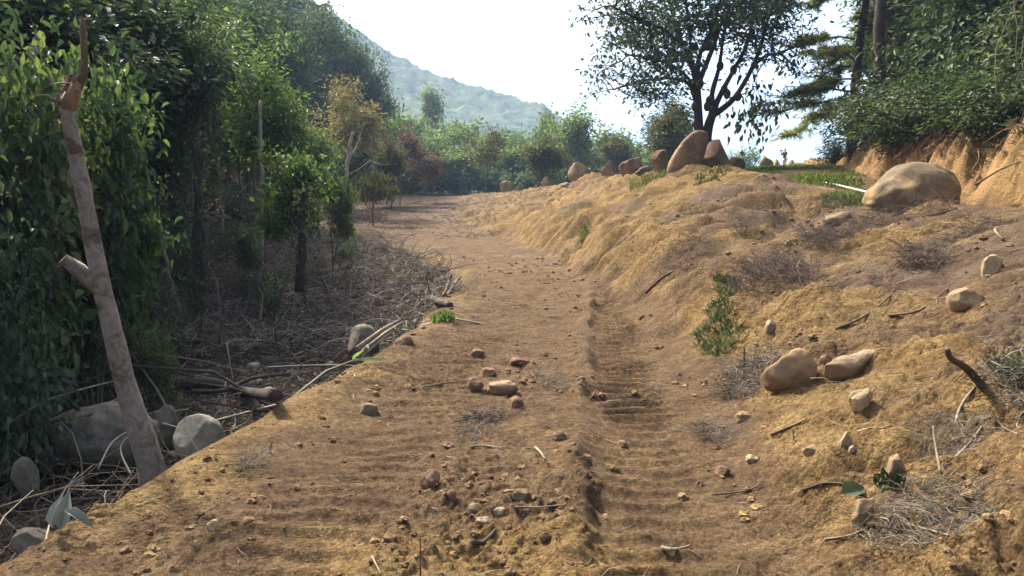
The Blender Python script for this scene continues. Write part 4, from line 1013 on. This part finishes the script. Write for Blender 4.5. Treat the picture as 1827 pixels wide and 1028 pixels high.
# drooping dead sapling
def droop_sapling():
    Y = 46.; b = XY(667, Y); s = Y/F
    r = empty("dead_sapling", b, "bent dead sapling with drooping withered leaves at the field edge", "sapling")
    mb = MB(); h = 115*s
    tube(mb, [(0, 0, -.2), (.02, 0, h*.5), (.05, 0, h*.97), (-.1, 0, h*1.0), (-.9, .1, h*.86), (-1.6, .1, h*.78)], [.06, .05, .045, .04, .03, .015], 6)
    tube(mb, [(.05, 0, h*.97), (.8, 0, h*.93), (1.5, 0, h*.95)], [.03, .02, .01], 5)
    rr = rs(3); n = 40; P4 = np.zeros((n, 4, 3))
    x0 = rr.randn(n)*.35; top = h*(.6+.38*rr.rand(n)); L = .5+rr.rand(n)*1.3
    for i in range(4): P4[:, i] = np.stack([x0*(1+.4*i/3), rr.randn(n)*.03+.25*np.sin(np.arange(n)), top-L*i/3], 1)
    tubes_np(mb, P4, np.full((n, 4), .012)); mb.obj("trunk", M['bark'], r)
    n = 520; C = np.stack([rr.randn(n)*.62+.05, rr.randn(n)*.4, h*(.42+.42*rr.rand(n))], 1); C[:, 0] *= 1.15-np.abs(C[:, 2]/h-.6)
    D = np.stack([rr.randn(n)*.3, rr.randn(n)*.3, -np.ones(n)], 1); mb = MB(); l = .22+.25*rr.rand(n); leaves(mb, C, D, rr.randn(n, 3), l, l*.28)
    mb.obj("crown", M['leafolive'], r)
droop_sapling()

# --- trees of the valley
gV = "trees at the far side of the field"
for kind, px, Y, top, wpx, lab in [
 ('sapling', 866, 76, 225, 75, "slender tree with sparse crown in the middle of the field's far edge"),
 ('olive', 975, 66, 242, 85, "sapling with a reddish stem beside the thin upright stone"),
 ('far', 1042, 92, 190, 75, "tallest dark tree left of the jackfruit tree across the valley"),
 ('far', 1005, 100, 215, 65, "tree just left of the tallest valley tree"),
 ('far', 980, 118, 193, 35, "small crowned tree against the mountain foot left of the tallest one"),
 ('far', 1085, 96, 230, 80, "rounded tree right of the tallest valley tree"),
 ('olive', 1165, 62, 190, 105, "olive bushy tree behind the slanting red boulder"),
 ('olive', 1200, 70, 178, 90, "olive tree with bare upper twigs left of the jackfruit trunk"),
 ('olive', 1120, 78, 240, 75, "low olive tree behind the blocky red boulder"),
 ('far', 920, 98, 258, 80, "dark rounded tree behind the two far left stones"),
 ('far', 820, 94, 268, 80, "dark tree at the far edge left of the sparse crowned tree"),
 ('far', 770, 92, 275, 80, "dark tree at the back corner of the field"),
 ('farlight', 890, 104, 238, 80, "light green bush tree behind the sparse crowned tree"),
 ('farlight', 800, 110, 232, 90, "light green tree in the valley left of centre"),
 ('farlight', 735, 100, 205, 75, "light green tree above the purplish dry tree"),
 ('farlight', 950, 112, 218, 75, "light green tree behind the red stemmed sapling"),
 ('farlight', 845, 122, 215, 70, "pale green tree further up the valley in the centre"),
 ('far', 765, 175, 155, 45, "lone round tree on the hill under the mountain slope"),
 ('far', 640, 104, 160, 80, "dark tree right above the yellow leaved tree"),
 ('far', 690, 112, 175, 50, "dark tree at the right end of the wooded spur"),
 ('far', 1330, 160, 262, 45, "hazy bluish tree low on the skyline between boulders and person"),
 ('far', 1305, 150, 272, 25, "small hazy tree left of the bluish skyline tree"),
]: plant(kind, px, Y, lab, top, wpx, gV)

# merged far woods (read as one mass)
def wood(name, label, pts, h0, nleaf, L, m, seed):
    r = rs(seed); mb = MB()
    for (x, y) in pts:
        z = Hs(x, y); h = h0*(.65+.6*r.rand()); R = h*(.28+.14*r.rand())
        k = 14; cc = r.randn(k, 3); cc = cc/np.linalg.norm(cc, axis=1, keepdims=True)*(r.rand(k, 1)**.5)*np.array([R, R, h*.36])+np.array([x, y, z+h*.62])
        n = nleaf; i = r.randint(0, k, n); off = r.randn(n, 3)*R*.27
        C = cc[i]+off; N = norm(off)+r.randn(n, 3)*.5+np.array([0, 0, .5]); D = r.randn(n, 3)-np.array([0, 0, .5])
        l = L*(.5+.8*r.rand(n)); leaves(mb, C, D, N, l, l*.65)
        tube(mb, [(x, y, z-.5), (x+r.randn()*.2, y, z+h*.4), (x, y, z+h*.75)], [h*.02, h*.016, h*.006], 4, False)
    return tag(mb.obj(name, M[m]), label, "forest", kind='stuff')
r = rs(91)
def pts_in(n, px0, px1, y0, y1, r=r):
    Y = y0+(y1-y0)*r.rand(n); px = px0+(px1-px0)*r.rand(n); return list(zip((px-CX)/F*Y, Y))
wood("wooded_spur", "dense hazy forest covering the dark spur above the yellow leaved tree", pts_in(120, 330, 690, 92, 140), 9, 420, .85, 'leafdark', 1)
wood("wooded_spur", "upper hazy forest rising out of the top of the picture", pts_in(90, -250, 500, 60, 110), 10, 420, .8, 'leafdark', 2)
wood("valley_wood", "mixed green wood filling the valley behind the field", pts_in(90, 690, 1200, 105, 150), 6.5, 320, .75, 'leaffar', 3)
wood("valley_wood", "bright green thickets on the terraces up the valley", pts_in(110, 700, 1000, 125, 190), 3.8, 260, .7, 'leaflight', 4)
wood("valley_wood", "scrub along the foot of the far trees", pts_in(60, 680, 1100, 92, 102), 3.0, 260, .5, 'leafmid', 5)
wood("valley_wood", "dark wood behind the crest on the right", pts_in(40, 1050, 1260, 90, 140), 7, 300, .8, 'leafmid', 6)

# ------------------------------------------------------------------ leaning broken trunk
def broken_trunk():
    Y = 5.35
    def q(px, py, dy=0): return P(px, py, Y+dy)
    base = q(268, 860)
    root = empty("broken_trunk", base, "tall leaning dead trunk snapped at the top, standing at the track's edge", "tree trunk")
    path = [(283, 900, 56), (272, 840, 50), (246, 760, 42), (222, 680, 36), (200, 590, 33), (180, 500, 31), (163, 420, 29), (148, 340, 27), (134, 270, 25), (124, 220, 24), (119, 190, 24)]
    path2 = []
    for (a, b) in zip(path[:-1], path[1:]):
        for k in range(3): path2.append(tuple(a[i]+(b[i]-a[i])*k/3 for i in range(3)))
    path2.append(path[-1])
    mb = MB(); s = Y/F
    tube(mb, [q(x, y)-base for x, y, _ in path2], [w_*s/2 for _, _, w_ in path2], 14, True, .09, 3)
    mb.obj("trunk", M['barktan'], root)
    mb = MB(); tube(mb, [q(*p[:2], p[2])-base for p in [(180, 520, 0), (160, 500, -.02), (140, 482, -.05), (112, 462, -.1)]], [.062, .055, .050, .038], 10, True, .35, 9)
    mb.obj("broken_limb", M['barktan'], root)
    mb = MB()
    tube(mb, [q(x, y)-base for x, y in [(119, 196), (126, 178), (134, 160), (142, 146)]], [.055, .06, .05, .03], 10, True, .35, 4)
    for k in range(16):
        x0 = 112+R0.random()*26; L_ = R0.uniform(14, 40)
        y0 = R0.uniform(150, 195)
        tube(mb, [q(x0, y0, R0.uniform(-.05, .04))-base, q(x0+R0.uniform(-4, 8), y0-L_*.6, R0.uniform(-.05, .04))-base, q(x0+R0.uniform(-8, 16), y0-L_, 0)-base], [.016, .011, .002], 4, False)
    mb.obj("torn_wood", M['rawwood'], root)
    mb = MB(); tube(mb, [q(x, y)-base for x, y in [(140, 158), (148, 135), (151, 110), (150, 80), (148, 55), (147, 32)]], [.022, .024, .022, .021, .018, .014], 8, True, .25, 6)
    mb.obj("splinter", M['brownstick'], root)
    mb = MB(); tube(mb, [q(x, y, d_)-base for x, y, d_ in [(118, 185, 0), (98, 180, -.05), (84, 170, -.1), (62, 172, -.12), (52, 158, -.15)]], [.016, .012, .010, .007, .004], 6)
    tube(mb, [q(x, y, d_)-base for x, y, d_ in [(128, 150, 0), (108, 148, -.05), (88, 152, -.1), (74, 160, -.1)]], [.008, .006, .004, .003], 5)
    tube(mb, [q(x, y, d_)-base for x, y, d_ in [(104, 205, -.04), (98, 185, -.08), (106, 165, -.06), (118, 150, -.03)]], [.007, .006, .006, .004], 5)
    mb.obj("dead_twig", M['bark'], root)
broken_trunk()

def bare_trunk(px, Y, stems, m, label, leaves_n=0):
    g = XY(px, Y); root = empty("bare_trunk", g, label, "tree trunk"); mb = MB(); s = Y/F; rr = rs(px)
    for pts, w0, w1 in stems:
        Q = [P(x, y, Y)+Vector((0, R0.uniform(-.08, .08), 0))-g for x, y in pts]
        n = 6*(len(Q)-1)+1; W = [Q[min(int(i/6), len(Q)-2)].lerp(Q[min(int(i/6), len(Q)-2)+1], i/6-min(int(i/6), len(Q)-2))+Vector((rr.randn()*.02, 0, 0)) for i in range(n)]
        tube(mb, W, [(w0+(w1-w0)*i/(n-1))*s/2 for i in range(n)], 8, True, .2, px)
    mb.obj("trunk", M[m], root)
    if leaves_n:
        pts = stems[0][0]; t = rr.rand(leaves_n)*(len(pts)-1); k = np.minimum(t.astype(int), len(pts)-2); f = (t-k)[:, None]
        A = np.array([tuple(P(x, y, Y)-g) for x, y in pts]); C = A[k]*(1-f)+A[k+1]*f+rr.randn(leaves_n, 3)*.12
        mb = MB(); leaves(mb, C, rr.randn(leaves_n, 3)-np.array([0, 0, .6]), rr.randn(leaves_n, 3)+np.array([0, -.5, .6]), .06+.08*rr.rand(leaves_n), .04+.04*rr.rand(leaves_n)); mb.obj("creeper", M['leafmid'], root)
bare_trunk(352, 14.2, [([(350, 525), (348, 430), (356, 340), (350, 250)], 15, 9), ([(362, 520), (360, 430), (352, 350), (366, 270)], 10, 6), ([(350, 300), (338, 262), (346, 240)], 8, 4)], 'barkdark', "dark entwined double trunk rising from the ravine brush", 140)
bare_trunk(467, 20, [([(468, 445), (466, 370), (470, 320), (464, 250), (466, 180)], 8, 5)], 'barkpale', "thin pale straight trunk under the light green feathery tree")
bare_trunk(538, 16.2, [([(536, 520), (540, 450), (537, 380), (546, 330)], 18, 9)], 'barkdark', "stout dark creeper clad trunk of the ravine edge under the young tree", 260)
bare_trunk(300, 13, [([(322, 560), (300, 480), (285, 400), (262, 300)], 7, 4)], 'bark', "thin grey trunk leaning left between leaning trunk and double trunk")
bare_trunk(617, 40, [([(612, 352), (618, 320), (622, 270), (630, 235)], 7, 4), ([(620, 290), (636, 262), (645, 235)], 4, 2)], 'barkpale', "thin pale forked trunk in front of the yellow leaved tree")

# ------------------------------------------------------------------ jackfruit tree
def jackfruit():
    Y = 32.; r = random.Random(12)
    def q(px, py, dy=0): return P(px, py, Y+dy)
    g = XY(1256, Y); base = Vector(g)
    root = empty("jackfruit_tree", base, "large spreading tree with two dark stems and hanging fruits behind the boulders", "tree")
    mb = MB(); tips = []
    def limb(pts, w0, w1, tipn=0):
        W = [q(*p)-base if len(p) == 2 else q(p[0], p[1], p[2])-base for p in pts]; n = 4*(len(W)-1)+1; Q = []
        for i in range(n):
            u = i/(n-1)*(len(W)-1); k = min(int(u), len(W)-2); f = u-k
            a, b, c, d = W[max(k-1, 0)], W[k], W[k+1], W[min(k+2, len(W)-1)]
            Q.append(.5*((2*b)+(c-a)*f+(2*a-5*b+4*c-d)*f*f+(3*b-a-3*c+d)*f**3))
        s = Y/F/2
        tube(mb, Q, [(w0+(w1-w0)*i/(n-1))*s for i in range(n)], 8, False, .12, int(pts[0][0]))
        return Q
    limb([(1254, 330), (1248, 250), (1245, 200), (1243, 160)], 18, 14)
    limb([(1256, 330), (1262, 240), (1271, 205), (1276, 188)], 19, 14)
    limbs = [
     [(1243, 165), (1236, 120), (1222, 85), (1205, 45, 1), (1190, -10, 2)],
     [(1243, 165), (1246, 110), (1258, 75), (1275, 40, -1), (1290, -20, -2)],
     [(1246, 150), (1262, 110), (1276, 75), (1290, 30, 1), (1310, -50, 2)],
     [(1275, 195), (1270, 170), (1283, 120), (1290, 70), (1300, 10, -2)],
     [(1276, 190), (1290, 160), (1312, 120), (1330, 85), (1345, 30, 2), (1350, -40, 3)],
     [(1274, 205), (1310, 175), (1340, 125), (1358, 80), (1372, 30, -1), (1400, -30, -2)],
     [(1239, 165), (1228, 140), (1200, 118, -1), (1165, 105, -2), (1120, 98, -3)],
     [(1240, 180), (1226, 148), (1190, 140, 1), (1140, 145, 2), (1095, 160, 2)],
     [(1236, 120), (1200, 88, 2), (1150, 80, 3), (1100, 70, 4)],
     [(1222, 85), (1180, 50, -2), (1130, 30, -3), (1090, 10, -3)],
     [(1232, 105), (1231, 60, -1), (1225, 10, -2), (1220, -50, -2)],
     [(1340, 125), (1365, 100, -1), (1395, 95, -2)],
     [(1345, 30, 2), (1380, 10, 3), (1410, -10, 3)],
    ]
    from mathutils import Vector as V
    for li, L_ in enumerate(limbs):
        Q = limb(L_, 11 if li < 6 else 6, 3)
        n = len(Q)
        for i in range(max(2, int(n*(.66 if li < 6 else .38))), n):
            for _ in range(3 if li < 6 else 2):
                d = V((r.gauss(0, 1), r.gauss(0, 1), r.gauss(.15, .5)))
                grow(mb, tips, r, Q[i], d, 1.6*(.6+.5*r.random()), .035, 1, .8, 3, .2, .03, 4, .3, 4, .01)
    # upper crown beyond the frame
    for k in range(46):
        px = r.uniform(1080, 1410); py = r.uniform(-150, 45)
        p0 = q(px, py, r.uniform(-3.5, 3.5))-base
        grow(mb, tips, r, p0, (r.gauss(0, 1), r.gauss(0, 1), .3), 1.6, .03, 1, .8, 4, .2, .05, 4, .2, 4, .01)
    for (px, py, dy) in [(1100, 120, 0), (1130, 100, 1), (1085, 95, 0), (1110, 60, 1), (1090, 140, 0), (1145, 60, -1), (1160, 30, 0), (1120, 20, 1), (1390, 60, 0), (1400, 30, 0), (1365, 110, 0), (1200, 130, 1), (1215, 170, 1), (1225, 195, .5), (1230, 215, .5), (1215, 150, 0)]:
        grow(mb, tips, r, q(px, py, dy)-base, (r.gauss(0, 1), r.gauss(0, 1), .1), 1.0, .02, 1, .9, 3, .25, 0, 4, .2, 4, .01)
    mb.obj("trunk", M['barkdark'], root)
    foliage(tips, 12500, .20, .46, 5, .22, .3, 1.0, 2.0).obj("crown", M['leafjack'], root)
    # hanging spray of large leaves on the right
    mb2 = MB(); rr = rs(8); n = 150
    cx, cz = q(1342, 205)-base, 0
    C = np.array([[cx.x+rr.randn()*.55, cx.y+rr.randn()*.3, cx.z+rr.randn()*.65] for _ in range(n)])
    D = np.stack([rr.randn(n)*.3, rr.randn(n)*.3, -np.ones(n)], 1); l = .24+.12*rr.rand(n); leaves(mb2, C, D, rr.randn(n, 3), l, l*.45)
    for px1, py1 in [(1345, 230), (1325, 225), (1362, 200), (1338, 190)]:
        tube(mb2, [q(1352, 110)-base, q(1350, 150)-base, q((1350+px1)/2, (150+py1)/2)-base, q(px1, py1)-base], [.02, .016, .012, .005], 4, False)
    mb2.obj("hanging_spray", M['leafjack'], root)
    fv, ff = rock_shape(3, (1, 1, 1), 5, .06, 0)
    for (px, py) in [(1172, 95), (1238, 85), (1212, 62), (1262, 82), (1285, 118), (1292, 160), (1296, 168), (1266, 180), (1262, 190), (1308, 125), (1315, 172), (1250, 150), (1340, 60), (1230, 50), (1275, 60), (1240, 190)]:
        f = MB(); f.add(fv*np.array([.30, .30, .42]), t=ff); o = f.obj("fruit", M['fruit'], root); o.location = q(px+R0.uniform(-2, 2), py, -.35)-base
jackfruit()

# ------------------------------------------------------------------ right forest
gR = "trees and shrubs above the orange cut bank"
def pine(px, Y, label, h=15, seed=1, low=.12, rad=.22):
    r = random.Random(seed); g = XY(px, Y); root = empty("pine_tree", g, label, "pine tree", gR)
    mb = MB(); tube(mb, [(r.gauss(0, .06)*i, r.gauss(0, .06)*i, -.5+h*i/8) for i in range(9)], [rad*(1-.8*i/8) for i in range(9)], 10, False, .08, seed)
    C = []; D = []
    nb = 44
    for k in range(nb):
        f = low+(1-low)*k/nb; z = h*f; a = r.random()*6.283; L = (3.0*(1-f)+.9)*(.7+.5*r.random())
        pts = [V3(math.cos(a)*L*t, math.sin(a)*L*t, z+L*(.28*t-.42*t*t)) for t in (0, .3, .6, 1)]
        tube(mb, pts, [.045, .034, .022, .008], 5, False)
        for j in range(22):
            t = .3+.7*r.random(); i = min(int(t*3), 2); b = pts[i].lerp(pts[i+1], t*3-i)
            aa = a+r.uniform(-1.2, 1.2); l2 = .5+.7*r.random(); e = b+V3(math.cos(aa)*l2, math.sin(aa)*l2, r.uniform(-.25, .15))
            tube(mb, [b, b.lerp(e, .5), e], [.012, .009, .004], 3, False)
            for m_ in range(44):
                tt = r.random(); C.append(b.lerp(e, tt)); D.append((math.cos(aa)*.6+r.gauss(0, .7), math.sin(aa)*.6+r.gauss(0, .7), r.gauss(.1, .6)))
    mb.obj("trunk", M['barkdark'], root)
    C = np.array([tuple(c) for c in C]); D = np.array(D); n = len(C); rr = rs(seed); mb = MB()
    leaves(mb, C, D, rr.randn(n, 3), .20+.14*rr.rand(n), np.full(n, .034), .1, .1); mb.obj("crown", M['needle'], root)
    return root
V3 = lambda a, b, c: Vector((a, b, c))
pine(1556, 25, "pine with a dark straight trunk and yellow green needles left of the glossy trees", 16, 1, .42)
pine(1508, 30, "farther pine with bright yellow green needles nearest the open sky", 13, 5, .14)
for kind, px, Y, top, wpx, lab in [
 ('gloss', 1600, 20.2, 130, 190, "glossy leaved shrub over the left end of the orange cut bank"),
 ('gloss', 1668, 18, 130, 200, "glossy leaved shrub above the huge muddy boulder"),
 ('gloss', 1740, 15.8, 110, 210, "glossy leaved shrub above the right end of the huge boulder"),
 ('gloss', 1815, 14.4, 130, 200, "glossy leaved shrub near the right edge above the cut bank"),
 ('gloss', 1900, 14, 100, 220, "glossy leaved shrub reaching in from the right edge"),
 ('gloss', 1535, 25.5, 150, 130, "glossy leaved shrub under the pine trunk"),
 ('gloss', 1490, 33, 240, 60, "low yellowish shrub where the cut bank meets the open sky"),
 ('gloss', 1640, 25, 10, 220, "taller glossy tree just right of the pine trunk"),
 ('gloss', 1730, 21.5, -60, 240, "taller glossy tree above the middle of the cut bank"),
 ('gloss', 1850, 18.5, -60, 260, "taller glossy tree at the right edge"),
 ('olive', 1600, 30, -20, 200, "olive tree behind the pine trunk"),
 ('tall', 1690, 29, -150, 300, "tall dark tree in the right wood right of the pine"),
 ('tall', 1790, 25, -200, 330, "tall dark tree in the right wood near the edge"),
 ('tall', 1920, 22, -200, 330, "tall dark tree just beyond the right edge"),
 ('vine', 1640, 23.5, 130, 200, "dark tangle in the shade above the cut bank, left part"),
 ('vine', 1745, 20, 110, 220, "dark tangle in the shade above the cut bank, middle part"),
 ('vine', 1860, 17.5, 110, 240, "dark tangle in the shade above the cut bank, right part"),
 ('tall', 1650, 38, -150, 240, "tall tree at the back of the right wood"),
 ('mid', 1575, 40, -60, 150, "tree at the back of the right wood behind the pines"),
]: plant(kind, px, Y, lab, top, wpx, gR)
# roots hanging over the cut bank
def hanging_roots():
    rr = rs(14); n = 380
    y = 12.5+13*np.clip(.55+.16*rr.randn(n), 0, 1); X, Z = brk(y); x = X[9]-.15-rr.rand(n)*.35
    p0 = np.stack([x+.3, y, H(x+.3, y)+.05+.1*rr.rand(n)], 1); L = .2+.7*rr.rand(n)**2
    P4 = np.stack([p0, p0+np.stack([-L*.35, rr.randn(n)*.1, -L*.02], 1), p0+np.stack([-L*.6, rr.randn(n)*.25, -L*.4], 1), p0+np.stack([-L*.8, rr.randn(n)*.35, -L*.85], 1)], 1)
    gz = H(P4[:, :, 0].ravel(), P4[:, :, 1].ravel()).reshape(n, 4)+.02
    P4[:, :, 2] = np.maximum(P4[:, :, 2], gz)
    mb = MB(); tubes_np(mb, P4, (.004+.010*rr.rand(n)**3)[:, None]*np.array([1, 1, .8, .4])[None])
    tag(mb.obj("hanging_roots", M['root']), "reddish roots and dead vines hanging over the top of the cut bank", "roots", kind='stuff')
hanging_roots()
tag(twig_mesh(1500, lambda r, n: (lambda y: (lambda x: np.stack([x, y, H(x, y)], 1))(brk(y)[0][8]+(brk(y)[0][9]-brk(y)[0][8])*(.15+1.1*r.rand(n)**.7)))(11+17*r.rand(n)), .35, .004, 55, .4, .35, .05).obj("cut_bank_brush", M['root']), "dry reddish twigs and dead fern caught on the orange cut bank", "dry twigs", kind='stuff')
tag(tuft_mesh(5200, lambda r, n: (lambda y: (lambda x: np.stack([x, y, H(x, y)], 1))(brk(y)[0][9]-.25+.7*r.rand(n)))(10.5+16*r.rand(n)), .20, .016, 56, 1.1).obj("cut_bank_grass", M['leafolive']), "drooping dry grass along the lip of the cut bank", "grass", kind='stuff')
def vines():
    for i, (px, Y, lab) in enumerate([(1785, 13.5, "pale looping vine hanging at the right edge above the cut bank"), (1815, 13.2, "second pale vine, closest to the right edge"), (1765, 14.5, "thin pale vine left of the two looping vines")]):
        r = random.Random(i+40); g = XY(px, Y); mb = MB(); pts = []
        for k in range(9):
            pts.append(Vector((r.gauss(0, .10)+.16*math.sin(k*.9+i), r.gauss(0, .05), .1+k*.42)))
        tube(mb, pts, [.007]*9, 5, False); o = mb.obj("vine", M['stick']); o.location = g
        tag(o, lab, "vine")
vines()

# ------------------------------------------------------------------ person on the crest
def person():
    Y = 60.; g = XY(1394, Y); s = Y/F
    root = empty("person", g, "person in a black top and beige trousers standing on the skyline with arms raised", "person")
    def skin(name, verts, edges, rad, m, sub=2):
        me = bpy.data.meshes.new(name); me.from_pydata(verts, edges, []); me.materials.append(m)
        o = bpy.data.objects.new(name, me); COL.objects.link(o); o.parent = root
        sk = o.modifiers.new("skin", 'SKIN'); sk.use_smooth_shade = True
        for i, rr in enumerate(rad): me.skin_vertices[0].data[i].radius = (rr, rr*.8) if not isinstance(rr, tuple) else rr
        me.skin_vertices[0].data[0].use_root = True
        ss = o.modifiers.new("sub", 'SUBSURF'); ss.levels = sub; ss.render_levels = sub
        return o
    SK = m_plain("skin_tone", (.42, .26, .18), .6, .05); BL = m_plain("black_cloth", (.012, .012, .014), .9, .2); BG = m_plain("beige_cloth", (.55, .36, .27), .9, .1); HR = m_plain("dark_hair", (.01, .008, .007), .6, .2); SH = m_plain("white_shoe", (.6, .6, .58), .7, .1)
    # body: pelvis, spine, neck, head, arms raised to the face, legs
    v = [(0, 0, .92), (0, 0, 1.12), (0, 0, 1.34), (0, .01, 1.45), (-.01, 0, 1.58), (-.01, 0, 1.66),
         (-.17, 0, 1.38), (-.30, -.05, 1.20), (-.20, -.22, 1.42), (-.14, -.26, 1.50),
         (.17, 0, 1.38), (.29, -.05, 1.20), (.18, -.22, 1.42), (.08, -.26, 1.50),
         (-.09, 0, .86), (-.10, -.02, .48), (-.10, .02, .09), (-.11, -.10, .035),
         (.09, 0, .86), (.09, -.03, .48), (.08, .02, .09), (.10, -.10, .035)]
    e = [(0, 1), (1, 2), (2, 3), (3, 4), (4, 5), (2, 6), (6, 7), (7, 8), (8, 9), (2, 10), (10, 11), (11, 12), (12, 13), (0, 14), (14, 15), (15, 16), (16, 17), (0, 18), (18, 19), (19, 20), (20, 21)]
    rd = [.13, .12, .14, .055, .095, .08, .06, .045, .035, .03, .06, .045, .035, .03, .085, .055, .04, .03, .085, .055, .04, .03]
    skin("body", v, e, rd, SK)
    skin("black_top", [(0, 0, .90), (0, 0, 1.05), (0, 0, 1.22), (0, 0, 1.38), (-.17, 0, 1.39), (-.31, -.05, 1.19), (-.25, -.14, 1.30), (.17, 0, 1.39), (.30, -.05, 1.19), (.24, -.14, 1.30)],
         [(0, 1), (1, 2), (2, 3), (3, 4), (4, 5), (5, 6), (3, 7), (7, 8), (8, 9)], [.175, .155, .16, .15, .085, .065, .055, .085, .065, .055], BL)
    skin("trousers", [(0, 0, .90), (-.10, 0, .82), (-.11, -.02, .47), (-.10, .01, .14), (.10, 0, .82), (.10, -.03, .47), (.09, .01, .14)],
         [(0, 1), (1, 2), (2, 3), (0, 4), (4, 5), (5, 6)], [.16, .115, .085, .06, .115, .085, .06], BG)
    skin("hair", [(-.01, .03, 1.52), (-.01, .04, 1.63), (-.01, .01, 1.72)], [(0, 1), (1, 2)], [.07, .10, .075], HR, 2)
    for sx in (-.11, .10): skin("shoe", [(sx, .05, .04), (sx, -.12, .035)], [(0, 1)], [.055, .045], SH, 2)
    # fingers
    mb = MB()
    for sx, hx in ((-1, -.14), (1, .08)):
        for k in range(4): tube(mb, [(hx+sx*.01, -.27, 1.49+k*.02), (hx-sx*.03, -.31, 1.50+k*.02), (hx-sx*.06, -.30, 1.50+k*.02)], [.010, .009, .007], 5)
        tube(mb, [(hx, -.25, 1.48), (hx-sx*.03, -.25, 1.46), (hx-sx*.05, -.27, 1.47)], [.011, .010, .008], 5)
    mb.obj("fingers", SK, root)
    root.rotation_euler = (0, 0, math.radians(-70))
    cmb = MB(); c = rock_shape(2, (.16, .07, .11), 2, .0, 0)[0]
    bm = bmesh.new(); bmesh.ops.create_cube(bm, size=1); bmesh.ops.bevel(bm, geom=bm.edges[:], offset=.12, segments=2, affect='EDGES')
    for q_ in bm.verts: q_.co = Vector((q_.co.x*.15, q_.co.y*.06, q_.co.z*.10))
    bmesh.ops.create_cone(bm, cap_ends=True, segments=16, radius1=.04, radius2=.045, depth=.10, matrix=Matrix.Translation((0, -.07, 0)) @ Matrix.Rotation(math.pi/2, 4, 'X'))
    me = bpy.data.meshes.new("hand_camera"); bm.to_mesh(me); bm.free(); me.materials.append(BL)
    o = bpy.data.objects.new("hand_camera", me); COL.objects.link(o)
    o.location = root.matrix_basis @ Vector((-.03, -.33, 1.52)); o.rotation_euler = root.rotation_euler
    tag(o, "small black object held up to the face by the person on the skyline", "camera")
person()

# ------------------------------------------------------------------ haze
def haze():
    x0, x1, y0, y1, z0, z1 = -4300, 4300, -60, 3100, -16, 420
    bm = bmesh.new(); bmesh.ops.create_cube(bm, size=1)
    for v in bm.verts: v.co = Vector(((x0+x1)/2+v.co.x*(x1-x0), (y0+y1)/2+v.co.y*(y1-y0), (z0+z1)/2+v.co.z*(z1-z0)))
    me = bpy.data.meshes.new("haze"); bm.to_mesh(me); bm.free()
    m = bpy.data.materials.new("haze_air"); m.use_nodes = True; t = m.node_tree; t.nodes.clear()
    o = t.nodes.new("ShaderNodeOutputMaterial"); p = t.nodes.new("ShaderNodeVolumePrincipled")
    p.inputs["Density"].default_value = .0005; p.inputs["Color"].default_value = (.50, .70, 1.0, 1); p.inputs["Anisotropy"].default_value = 0
    t.links.new(p.outputs[0], o.inputs["Volume"]); me.materials.append(m)
    ob = bpy.data.objects.new("haze", me); COL.objects.link(ob); tag(ob, "pale blue haze over the valley", "haze", kind='stuff')
haze()
